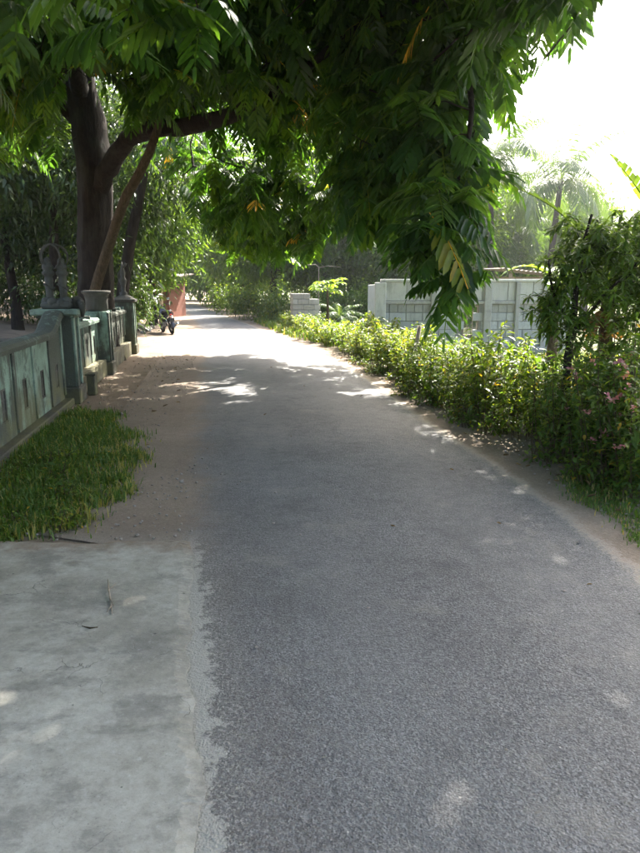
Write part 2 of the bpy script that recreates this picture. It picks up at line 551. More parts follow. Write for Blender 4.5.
M['plaster'] = block_mat('raw_plaster', (0.46, 0.455, 0.44), (0.54, 0.53, 0.51))
M['conc_col'] = block_mat('cast_column', (0.34, 0.335, 0.32), (0.40, 0.39, 0.375))

def simple(name, colr, rough=0.5, metal=0.0, spec=0.5, var=0.25, sc=12):
    t = NT(name)
    n = t.noise(t.coord(), sc, 4, 0.65)
    c = t.mix(t.ramp(n, [(0.3, 0.0), (0.7, 1.0)]), colr, tuple(q * (1 - var) for q in colr))
    return t.set(c, rough, metal=metal, spec=spec)
M['black_plastic'] = simple('black_plastic', (0.015, 0.015, 0.017), 0.35)
M['rubber'] = simple('rubber', (0.02, 0.02, 0.02), 0.85)
M['chrome'] = simple('chrome', (0.62, 0.62, 0.62), 0.22, 1.0, var=0.1)
M['dark_red_paint'] = simple('tail_lens', (0.30, 0.02, 0.015), 0.2)
M['bike_paint'] = simple('bike_paint', (0.03, 0.03, 0.045), 0.25, var=0.15)
M['bike_white'] = simple('bike_white', (0.6, 0.6, 0.62), 0.3, var=0.1)
M['seat'] = simple('seat_vinyl', (0.018, 0.018, 0.018), 0.6)
M['glass'] = simple('mirror_glass', (0.5, 0.52, 0.55), 0.08, 1.0, var=0.05)
M['red_door'] = simple('red_shutter', (0.34, 0.08, 0.055), 0.6, sc=5)
M['cream'] = simple('cream_wall', (0.55, 0.45, 0.30), 0.85, sc=3)
M['brick_red'] = simple('red_brown_wall', (0.25, 0.10, 0.07), 0.85, sc=3)
M['tin'] = simple('rusty_tin', (0.24, 0.19, 0.15), 0.7, 0.0, sc=6, var=0.5)
M['wood'] = simple('grey_wood', (0.27, 0.22, 0.165), 0.85, sc=9, var=0.4)
M['pink'] = leaf_mat('pink_petal', (0.45, 0.16, 0.20), (0.55, 0.24, 0.28), (0.62, 0.34, 0.36), old=(0.62, 0.16, 0.10), trans=0.35, tcol=0.8)
M['rock'] = block_mat('rubble', (0.24, 0.21, 0.18), (0.36, 0.33, 0.29))
M['pale_rock'] = block_mat('pale_rubble', (0.44, 0.43, 0.40), (0.5, 0.49, 0.47))

# ------------------------------------------------------------------ leaf geometry (numpy)
T8 = np.array([[0, 2, 1], [0, 3, 2], [1, 2, 5], [1, 5, 4], [2, 3, 6], [2, 6, 5], [4, 5, 7], [5, 6, 7]])
T4 = np.array([[0, 3, 1], [0, 2, 3]])
def leaves8(P, D, N, L, Wd, droop, tint, fold=0.18, st=None):
    """lanceolate leaves with a folded midrib: 8 vertices each"""
    n = len(P)
    D = unit(D)
    Sd = unit(np.cross(D, N))
    Nn = np.cross(Sd, D)
    L = np.broadcast_to(L, (n,)); Wd = np.broadcast_to(Wd, (n,)); droop = np.broadcast_to(droop, (n,))
    st = st or [(0, 0), (0.28, -0.42), (0.28, 0), (0.28, 0.42), (0.66, -0.44), (0.66, 0), (0.66, 0.44), (1, 0)]
    V = np.zeros((n, 8, 3))
    for i, (s, w) in enumerate(st):
        V[:, i] = P + D * (s * L)[:, None] + Sd * (w * Wd)[:, None] + Nn * (abs(w) * Wd * fold * 2)[:, None]
        V[:, i, 2] -= s * s * droop * L
    T = (T8[None] + (np.arange(n) * 8)[:, None, None]).reshape(-1, 3)
    return V.reshape(-1, 3), T, np.repeat(np.broadcast_to(tint, (n,)), 8)
def leaves4(P, D, N, L, Wd, droop, tint, fold=0.2):
    n = len(P)
    D = unit(D)
    Sd = unit(np.cross(D, N))
    Nn = np.cross(Sd, D)
    L = np.broadcast_to(L, (n,)); Wd = np.broadcast_to(Wd, (n,)); droop = np.broadcast_to(droop, (n,))
    V = np.zeros((n, 4, 3))
    for i, (s, w) in enumerate([(0, 0), (0.45, -0.5), (0.45, 0.5), (1, 0)]):
        V[:, i] = P + D * (s * L)[:, None] + Sd * (w * Wd)[:, None] + Nn * (abs(w) * Wd * fold * 2)[:, None]
        V[:, i, 2] -= s * s * droop * L
    T = (T4[None] + (np.arange(n) * 4)[:, None, None]).reshape(-1, 3)
    return V.reshape(-1, 3), T, np.repeat(np.broadcast_to(tint, (n,)), 4)
def join(parts):
    Vs, Ts, Cs, o = [], [], [], 0
    for v, t, c in parts:
        Vs.append(v); Ts.append(t + o); Cs.append(c); o += len(v)
    return np.concatenate(Vs), np.concatenate(Ts), np.concatenate(Cs)

ST_OBL = [(0, 0), (0.2, -0.40), (0.2, 0), (0.2, 0.40), (0.78, -0.40), (0.78, 0), (0.78, 0.40), (1, 0)]
def compound(P, yaw, pitch, L, tint, pairs=8, r=None, ll=0.215):
    """pinnate leaves with drooping leaflets; arrays of n leaves"""
    r = r or rng
    n = len(P)
    t = np.stack([np.cos(yaw) * np.cos(pitch), np.sin(yaw) * np.cos(pitch), np.sin(pitch)], 1)
    side = np.stack([-np.sin(yaw), np.cos(yaw), np.zeros(n)], 1)
    up = np.cross(t, side) * -1
    up = np.where(up[:, 2:3] < 0, -up, up)
    sag = r.uniform(0.10, 0.45, n)
    def at(s):
        q = P + t * (s * L)[:, None]
        q[:, 2] -= s * s * sag * L
        return q
    parts = []
    fwd = r.uniform(0.3, 0.65, n)
    hang = r.uniform(0.15, 0.85, n)
    wid = r.uniform(0.27, 0.33, n)
    K = pairs * 2 + 1
    for k in range(K):
        j = k // 2
        s = np.full(n, 0.20 + 0.80 * j / pairs) + r.uniform(-0.02, 0.02, n)
        tang = t.copy(); tang[:, 2] -= 2 * s * sag; tang = unit(tang)
        if k == K - 1:
            d = tang.copy(); s = np.full(n, 1.0)
        else:
            sg = 1 if k % 2 else -1
            d = side * sg + tang * (fwd + r.normal(0, 0.05, n) + 0.25 * j / pairs)[:, None]
        d[:, 2] -= hang + r.normal(0, 0.07, n)
        d += r.normal(0, 0.045, (n, 3))
        prof = 0.72 + 0.45 * math.sin(math.pi * min(1, (j + 0.6) / pairs))
        l = ll * prof * r.uniform(0.85, 1.15, n) * (L / 0.65)
        l *= (r.random(n) > 0.04)
        nn = up + r.normal(0, 0.12, (n, 3))
        parts.append(leaves8(at(s), d, nn, l, l * wid * r.uniform(0.92, 1.08, n), r.uniform(0.12, 0.28, n), tint + r.normal(0, 0.05, n), st=ST_OBL))
    # rachis: thin two-sided ribbon pair
    ss = np.linspace(0, 1, 5)
    for k in range(4):
        a, b = at(np.full(n, ss[k])), at(np.full(n, ss[k + 1]))
        w = 0.006
        for off in (side, up):
            V = np.stack([a - off * w, a + off * w, b + off * w * 0.8, b - off * w * 0.8], 1).reshape(-1, 3)
            T = (np.array([[0, 1, 2], [0, 2, 3]])[None] + (np.arange(n) * 4)[:, None, None]).reshape(-1, 3)
            parts.append((V, T, np.repeat(tint + 0.25, 4)))
    return join(parts)

# ================================================================== THE SETTING
RE = [G(*q) for q in [(700, 600), (640, 560), (600, 530), (540, 487), (440, 425), (370, 377), (320, 352), (280, 335), (240, 321), (210, 310), (195, 305)]]
LE = [G(*q) for q in [(200, 853), (195, 700), (190, 540), (195, 440), (200, 380), (205, 345), (198, 325), (187, 312), (181, 306)]]
RE = np.array([[1.95, -8, 0], [1.96, 1.0, 0]] + [list(q) for q in RE[1:]] + [[-22, 80, 0], [-45, 110, 0]])
LE = np.array([[-0.1, -8, 0], [-0.25, 0.5, 0]] + [list(q) for q in LE] + [[-24.5, 80, 0], [-47, 108, 0]])
def edge_x(E, y):
    # smooth the polyline a little
    return (np.interp(y - 0.8, E[:, 1], E[:, 0]) + np.interp(y, E[:, 1], E[:, 0]) + np.interp(y + 0.8, E[:, 1], E[:, 0])) / 3

def sheet(name, xs, ys, zf, mat):
    X, Y = np.meshgrid(xs, ys)
    Z = zf(X, Y)
    V = np.stack([X, Y, Z], -1).reshape(-1, 3)
    nx, ny = len(xs), len(ys)
    i = (np.arange(ny - 1)[:, None] * nx + np.arange(nx - 1)[None]).ravel()
    Q = np.stack([i, i + 1, i + nx + 1, i + nx], 1)
    return mesh_np(name, V, Q, mat, smooth_sh=True)

WA, WB = np.array([-3.14, 6.11]), np.array([-4.83, 16.24])      # foot of the garden wall
WDIR = (WB - WA) / np.linalg.norm(WB - WA)
WNORM = np.array([WDIR[1], -WDIR[0]])                             # towards the road
def wall_lat(X, Y):      # metres behind the wall line (positive in the yard)
    return -((X - WA[0]) * WNORM[0] + (Y - WA[1]) * WNORM[1])

xs = np.unique(np.concatenate([np.linspace(-400, -30, 8), np.linspace(-30, 30, 121), np.linspace(30, 400, 8)]))
ys = np.unique(np.concatenate([np.linspace(-60, -4, 5), np.linspace(-4, 60, 129), np.linspace(60, 900, 10)]))
def ground_z(X, Y):
    lat = wall_lat(X, Y)
    z = 0.95 * smooth(0.4, 13, lat) * smooth(90, 40, Y)
    z += 0.018 * np.sin(X * 2.1 + Y * 0.7) * np.sin(Y * 1.7 - X) * np.where(lat > 0.3, 1, 0)
    rx = X - np.interp(Y, RE[:, 1], RE[:, 0])
    z += np.where(rx > 0.35, 0.02 * np.sin(X * 3.1) * np.sin(Y * 2.3) + 0.03, 0.0)
    return z
tag(link('ground', sheet('ground', xs, ys, ground_z, M['ground'])), kind='structure')

# road sheet: wider than the asphalt, its rims are trodden dirt
ry = np.unique(np.concatenate([np.linspace(-8, 12, 81), np.linspace(12, 40, 57), np.linspace(40, 108, 40)]))
Vr, UVr = [], []
NL = 14
for y in ry:
    xl = edge_x(LE, y) if y > 4.2 else np.interp(y, LE[:, 1], LE[:, 0])
    xr = edge_x(RE, y)
    a, b = xl - (1.0 if y > 3.9 else 0.3), xr + 0.3
    for k in range(NL + 1):
        x = a + (b - a) * k / NL
        Vr.append((x, y, 0.012 + 0.02 * math.sin(math.pi * min(1, max(0, (x - xl) / (xr - xl))))))
        UVr.append((x - xl, xr - x))
i = (np.arange(len(ry) - 1)[:, None] * (NL + 1) + np.arange(NL)[None]).ravel()
Q = np.stack([i, i + 1, i + NL + 2, i + NL + 1], 1)
rm = mesh_np('road', Vr, Q, M['road'], smooth_sh=True)
uvl = rm.uv_layers.new(name='lane')
uvl.data.foreach_set('uv', np.array(UVr, np.float32)[Q.ravel()].ravel())
tag(link('road', rm), kind='structure')

# concrete slab with a ragged rim lapped onto the asphalt
def slab():
    def rough(n, amp, k):
        v = np.zeros(n)
        for o in range(5):
            m = max(2, int(n / (k / 2 ** o)))
            v += np.interp(np.linspace(0, m - 1, n), np.arange(m), rng.normal(0, amp / 1.5 ** o, m))
        return v
    ysl = np.arange(-2.0, 3.86, 0.012)
    xs_ = np.interp(ysl, LE[:, 1], LE[:, 0]) + rough(len(ysl), 0.018, 40)
    pts = list(zip(xs_, ysl))
    xb = np.arange(pts[-1][0] - 0.02, -7, -0.03)
    pts += list(zip(xb, 3.87 + rough(len(xb), 0.03, 30)))
    pts += [(-7, -2)]
    n = len(pts)
    bm = bmesh.new()
    P_ = np.array(pts)
    inn = P_.copy()
    inn[:len(ysl), 0] -= 0.045 + rng.uniform(0, 0.02, len(ysl))
    inn[len(ysl):-1, 1] -= 0.045
    inn[len(ysl):len(ysl) + 3, 0] -= 0.05
    top = [bm.verts.new((x, y, 0.031)) for x, y in inn]
    mid_ = [bm.verts.new((x, y, 0.0205)) for x, y in P_]
    bot = [bm.verts.new((x, y, -0.01)) for x, y in P_]
    f = bm.faces.new(top)
    for k in range(n):
        k2 = (k + 1) % n
        bm.faces.new((top[k], mid_[k], mid_[k2], top[k2]))
        bm.faces.new((mid_[k], bot[k], bot[k2], mid_[k2]))
    bmesh.ops.recalc_face_normals(bm, faces=bm.faces)
    bmesh.ops.triangulate(bm, faces=[f])
    me = bpy.data.meshes.new('concrete_pavement')
    bm.to_mesh(me); bm.free()
    me.materials.append(M['slab'])
    return tag(link('concrete_pavement', me), kind='structure')
slab()

# ================================================================== GARDEN WALL
WRZ = math.atan2(WDIR[1], WDIR[0])
def panel_cols(mb, cuts, tops, z0, hole, y0, y1):
    """thick panel, curved top, one rectangular hole (x0,x1,z0,z1)"""
    hx0, hx1, hz0, hz1 = hole
    v, f = [], []
    def quad(a, b, c, d):
        o = len(v); v.extend([a, b, c, d]); f.append((o, o + 1, o + 2, o + 3))
    for k in range(len(cuts) - 1):
        a, b = cuts[k], cuts[k + 1]
        ta, tb = tops[k], tops[k + 1]
        inh = a >= hx0 - 1e-6 and b <= hx1 + 1e-6
        iv = [((z0, z0), (hz0, hz0)), ((hz1, hz1), (ta, tb))] if inh else [((z0, z0), (ta, tb))]
        for (l0, l1), (u0, u1) in iv:
            quad((a, y1, l0), (b, y1, l1), (b, y1, u1), (a, y1, u0))
            quad((a, y0, l0), (b, y0, l1), (b, y0, u1), (a, y0, u0))
            quad((a, y0, u0), (b, y0, u1), (b, y1, u1), (a, y1, u0))
            quad((a, y0, l0), (b, y0, l1), (b, y1, l1), (a, y1, l0))
    for x, t in ((cuts[0], tops[0]), (cuts[-1], tops[-1])):
        quad((x, y0, z0), (x, y1, z0), (x, y1, t), (x, y0, t))
    for x in (hx0, hx1):
        quad((x, y0, hz0), (x, y1, hz0), (x, y1, hz1), (x, y0, hz1))
    return mb.add(v, f)
def vent(parent, xc, zc, w, h, ya, yb):
    """pierced block: frame with a lattice, set in the panel's hole"""
    mb = MB()
    t = 0.022
    d = yb - ya - 0.03
    ym = (ya + yb) / 2 - 0.012
    for sx in (-1, 1): mb.box((xc + sx * (w / 2 - t / 2), ym, zc), (t, d, h - 0.002))
    for sz in (-1, 1): mb.box((xc, ym, zc + sz * (h / 2 - t / 2)), (w - 2 * t, d, t))
    for q in (-1, 1):
        mb.box((xc, ym, zc + q * h / 6), (w - 2 * t, d * 0.8, 0.02))
    mb.box((xc, ym, zc), (0.02, d * 0.78, h - 2 * t))
    mb.box((xc, ya + 0.02, zc), (w - 2 * t, 0.012, h - 2 * t))
    return mb.build('vent_block', M['stone_dark'], parent)

def wall_section(label, s0, s1, nb, h0, h1, swoop, plinth_h, plinth_out, set_back=0.0):
    o = WA + WDIR * s0 - WNORM * set_back
    root = empty('garden_wall', (o[0], o[1], 0), WRZ)
    tag(root, label, 'wall')
    Lw = s1 - s0
    # local frame: x along the wall away from the camera, y = -road side  (road is local -y)
    MB().box((Lw / 2, 0.0, plinth_h / 2), (Lw, 0.30 + plinth_out * 2, plinth_h), 0.012).build('plinth', M['plinth'], root)
    def top(x):
        return h0 + (h1 - h0) * x / Lw + (swoop * float(smooth(Lw - 0.85, Lw - 0.02, x)) ** 1.4 if swoop else 0)
    bw = Lw / nb
    for k in range(nb):
        x0, x1 = k * bw + 0.045, (k + 1) * bw - 0.045
        xc = (x0 + x1) / 2
        hw, hh = 0.17, 0.34
        zc = plinth_h + 0.40 * (h0 - plinth_h)
        cuts = sorted(set(list(np.linspace(x0, xc - hw / 2, 5)) + [xc + hw / 2] + list(np.linspace(xc + hw / 2, x1, 7))))
        tops = [top(x) - 0.061 for x in cuts]
        pm = panel_cols(MB(), cuts, tops, plinth_h, (xc - hw / 2, xc + hw / 2, zc - hh / 2, zc + hh / 2), -0.055, 0.055)
        p = pm.build('panel', M['green_paint'], root)
        vent(p, xc, zc, hw, hh, -0.055, 0.055)
    for k in range(nb + 1):
        x = min(max(k * bw, 0.045), Lw - 0.045)
        MB().box((x, 0, (plinth_h + top(x) - 0.07) / 2), (0.088, 0.15, top(x) - 0.07 - plinth_h), 0.006).build('pilaster', M['green_pale'], root).location.z = plinth_h / 2
    # coping: rounded cap swept along the top
    prof = [(-0.125, -0.055), (-0.13, -0.01), (-0.10, 0.025), (0, 0.04), (0.10, 0.025), (0.13, -0.01), (0.125, -0.055)]
    v, f = [], []
    X = np.linspace(0, Lw, max(12, int(Lw / 0.08)))
    for x in X:
        for y, z in prof:
            v.append((x, y, top(x) - 0.005 + z))
    n = len(prof)
    for a in range(len(X) - 1):
        for b in range(n):
            f.append((a * n + b, a * n + (b + 1) % n, (a + 1) * n + (b + 1) % n, (a + 1) * n + b))
    f += [tuple(range(n)), tuple((len(X) - 1) * n + b for b in range(n))]
    MB().add(v, f).build('coping', M['green_pale'], root)
    return root
def s_of_y(y):
    return (y - WA[1]) / WDIR[1]
wall_section('long pale green panelled garden wall curving up to the pillar with the stone ornament', s_of_y(2.1), s_of_y(8.86), 9, 1.0, 1.04, 0.24, 0.10, 0.02)
wall_section('dim weathered garden wall between the ornament pillar and the urn pillar', s_of_y(9.36), s_of_y(12.0), 4, 1.03, 1.05, 0, 0.30, 0.05, 0.06)
wall_section('low mossy garden wall between the urn pillar and the last capped pillar', s_of_y(12.44), s_of_y(15.9), 5, 1.05, 1.07, 0, 0.32, 0.05, 0.06)

def pillar(label, y, h, w, kind):
    o = WA + WDIR * s_of_y(y)
    root = empty('wall_pillar', (o[0], o[1], 0), WRZ)
    tag(root, label, 'pillar')
    MB().box((0, 0, 0.12), (w + 0.08, w + 0.10, 0.24), 0.015).build('pillar_base', M['plinth'], root)
    MB().box((0, 0, 0.24 + (h - 0.34) / 2), (w, w, h - 0.34), 0.012).build('shaft', M['green_paint'], root)
    # raised corner strips on the road face leave a dark groove between
    for sx in (-1, 1):
        MB().box((sx * (w / 2 - 0.055), -w / 2 - 0.013, 0.24 + (h - 0.36) / 2), (0.10, 0.03, h - 0.38), 0.005).build('corner_strip', M['green_pale'], root)
    if kind == 'slab':
        MB().box((0, 0, h - 0.055), (w + 0.22, w + 0.22, 0.085), 0.02).build('cap', M['green_pale'], root)
        MB().box((0, 0, h - 0.115), (w + 0.10, w + 0.10, 0.036), 0.008).build('cap_moulding', M['green_paint'], root)
    elif kind == 'urn':
        MB().lathe([(0.17, h - 0.10), (0.20, h - 0.06), (0.20, h + 0.10), (0.225, h + 0.20), (0.26, h + 0.23), (0.26, h + 0.27), (0.20, h + 0.275), (0.18, h + 0.20)], n=24).build('urn_cap', M['stone_dark'], root, True)
    else:
        MB().box((0, 0, h - 0.06), (w + 0.16, w + 0.16, 0.075), 0.012).build('cap', M['stone_dark'], root)
        v = [(-w * .6, -w * .6, h - 0.022), (w * .6, -w * .6, h - 0.022), (w * .6, w * .6, h - 0.022), (-w * .6, w * .6, h - 0.022), (0, 0, h + 0.12)]
        MB().add(v, [(0, 1, 4), (1, 2, 4), (2, 3, 4), (3, 0, 4), (3, 2, 1, 0)]).build('cap_peak', M['stone_dark'], root)
    return root
pillar('square green garden wall pillar with flat slab cap under the twin post ornament', 9.11, 1.33, 0.40, 'slab')
pillar('garden wall pillar topped by a dark flaring stone urn', 12.22, 1.28, 0.40, 'urn')
pillar('last garden wall pillar with a small peaked dark cap', 16.12, 1.36, 0.42, 'peak')

# kerb box at the foot of the second wall run
o = WA + WDIR * s_of_y(9.75) + WNORM * 0.26
tag(MB().box((0, 0, 0.15), (0.22, 0.12, 0.30), 0.012).box((0, 0, 0.315), (0.25, 0.15, 0.03), 0.006).build('drain_box', M['plinth'], None, loc=(o[0], o[1], 0), rot=(0, 0, WRZ)), 'small mossy concrete drain box at the foot of the garden wall', 'drain box')

# stone ornament on the near pillar: carved base, two turned posts, hoop
def ornament():
    o = WA + WDIR * s_of_y(9.11)
    root = empty('stone_ornament', (o[0], o[1], 1.317), WRZ)
    tag(root, 'grey stone ornament of two turned posts and a hoop on the slab capped pillar', 'ornament')
    mb = MB().box((0, 0, 0.05), (0.34, 0.40, 0.10), 0.03)
    for k in range(9):
        a = k * 0.7
        mb.lathe([(0.001, -0.06), (0.05, -0.04), (0.065, 0), (0.05, 0.04), (0.001, 0.06)], (0.13 * math.cos(a), 0.16 * math.sin(a), 0.09 + 0.02 * math.sin(k * 2.3)), 8)
    mb.build('carved_base', M['stone'], root, True)
    prof = [(0.075, 0.08), (0.075, 0.12), (0.045, 0.15), (0.05, 0.17), (0.055, 0.40), (0.05, 0.44), (0.075, 0.46), (0.082, 0.49), (0.06, 0.52), (0.078, 0.55), (0.075, 0.58), (0.05, 0.60), (0.045, 0.66), (0.02, 0.69)]
    for y in (-0.085, 0.095):
        MB().lathe(prof, (0, y, 0), 14).build('turned_post', M['stone'], root, True)
        MB().tube([(0.0 + 0.05 * math.cos(a), y + 0.10 * 1 * math.sin(a) * 0.6, 0.24 + 0.06 * math.sin(a * 1.0) + 0.02 * a) for a in np.linspace(0, 5.2, 18)], 0.016, 6).build('scroll', M['stone'], root, True)
    for ya, tilt in ((-0.02, 0.35), (0.10, -0.5)):
        c = [(0.17 * math.cos(a) * math.sin(tilt), ya * 0.5 - 0.165 * math.cos(a) * math.cos(tilt), 0.70 + 0.165 * math.sin(a)) for a in np.linspace(0, 2 * math.pi, 29)[:-1]]
        MB().tube(c, 0.014, 7, closed=True).build('hoop', M['stone'], root, True)
    # lump like an animal head at the road side
    mb = MB().lathe([(0.001, -0.1), (0.06, -0.08), (0.095, -0.02), (0.09, 0.05), (0.05, 0.1), (0.001, 0.115)], (0.05, -0.25, 0.06), 12)
    mb.tube([(0.0, -0.28, 0.08), (-0.06, -0.33, 0.04), (-0.10, -0.34, -0.04), (-0.10, -0.33, -0.11)], [0.06, 0.05, 0.035, 0.02], 8)
    mb.build('carved_head', M['stone'], root, True)
ornament()
def small_ornament():
    o = WA + WDIR * s_of_y(16.12)
    root = empty('stone_finial', (o[0], o[1], 1.46), WRZ)
    tag(root, 'slim pale carved stone finial on the last capped pillar', 'finial')
    MB().lathe([(0.09, -0.1), (0.10, 0.03), (0.05, 0.06), (0.06, 0.2), (0.10, 0.32), (0.05, 0.4), (0.07, 0.5), (0.03, 0.66), (0.001, 0.78)], n=10).build('shaft', M['stone'], root, True)
    MB().tube([(0.0, 0.1 * math.sin(a), 0.25 + 0.11 * a) for a in np.linspace(0, 4.4, 14)], 0.03, 6).build('scroll', M['stone'], root, True)
small_ornament()
# low masonry block in the yard behind the near wall
q = G(34, 330, 0.25)
tag(MB().box((0, 0, 0.35), (0.45, 0.9, 0.9), 0.03).box((0, 0, 0.82), (0.55, 1.0, 0.06), 0.015).build('masonry_block', M['stone_dark'], None, loc=(-4.35, 9.7, 0.0), rot=(0, 0, WRZ)), 'dark squat masonry block in the yard behind the garden wall', 'block')

# ================================================================== TREES
def branch_net(limbs, tips, r_tip=0.008, r_base=0.035, sides=5):
    """grow thin branches from limb points to every tip, each starting at the nearest grown node"""
    nodes = [np.asarray(p, float) for l in limbs for p in l]
    nodes = np.array(nodes)
    tips = np.array(tips)
    d0 = np.array([np.min(np.linalg.norm(nodes - t, axis=1)) for t in tips])
    mb = MB()
    for i in np.argsort(d0):
        t = tips[i]
        # prefer nodes lower than the tip's reach
        dd = np.linalg.norm(nodes - t, axis=1)
        b = nodes[np.argmin(dd)]
        ln = np.linalg.norm(t - b)
        if ln < 0.05:
            continue
        m1 = b + (t - b) * 0.35 + np.array([0, 0, 0.10 * ln]) + rng.normal(0, 0.04 * ln, 3)
        m2 = b + (t - b) * 0.7 + np.array([0, 0, 0.08 * ln]) + rng.normal(0, 0.04 * ln, 3)
        rb = min(r_base, r_tip + 0.012 * ln)
        mb.tube([b, m1, m2, t], [rb, rb * 0.8, rb * 0.6, r_tip * 0.7], sides, cap=False)
        nodes = np.vstack([nodes, [m1, m2, t]])
    return mb

def curve_pts(ctrl, n=24):
    """smooth Catmull-Rom through control points (x,y,z,r)"""
    c = np.array(ctrl, float)
    c = np.vstack([2 * c[0] - c[1], c, 2 * c[-1] - c[-2]])
    out = []
    m = len(c) - 3
    for k in range(n + 1):
        u = k / n * m
        i = min(int(u), m - 1)
        t = u - i
        p0, p1, p2, p3 = c[i:i + 4]
        out.append(0.5 * ((2 * p1) + (-p0 + p2) * t + (2 * p0 - 5 * p1 + 4 * p2 - p3) * t ** 2 + (-p0 + 3 * p1 - 3 * p2 + p3) * t ** 3))
    return np.array(out)
def limb(mb, ctrl, n=24, sides=12, wob=0.0, flute=0.0):
    c = curve_pts(ctrl, n)
    pts = c[:, :3].copy()
    v0 = len(mb.v)
    if wob:
        pts[1:-1] += rng.normal(0, wob, (len(pts) - 2, 3))
    mb.tube(pts, np.maximum(c[:, 3], 0.004), sides)
    if flute:
        for i in range(len(pts)):
            for k in range(sides):
                a = 2 * math.pi * k / sides
                q = np.array(mb.v[v0 + i * sides + k])
                f = 1 + flute * (math.sin(3 * a + i * 0.25) * 0.7 + 0.6 * math.sin(7 * a - i * 0.33 + 1) + random.uniform(-0.5, 0.5)) * (1.6 if i < 4 else 1)
                mb.v[v0 + i * sides + k] = tuple(pts[i] + (q - pts[i]) * f)
    return pts

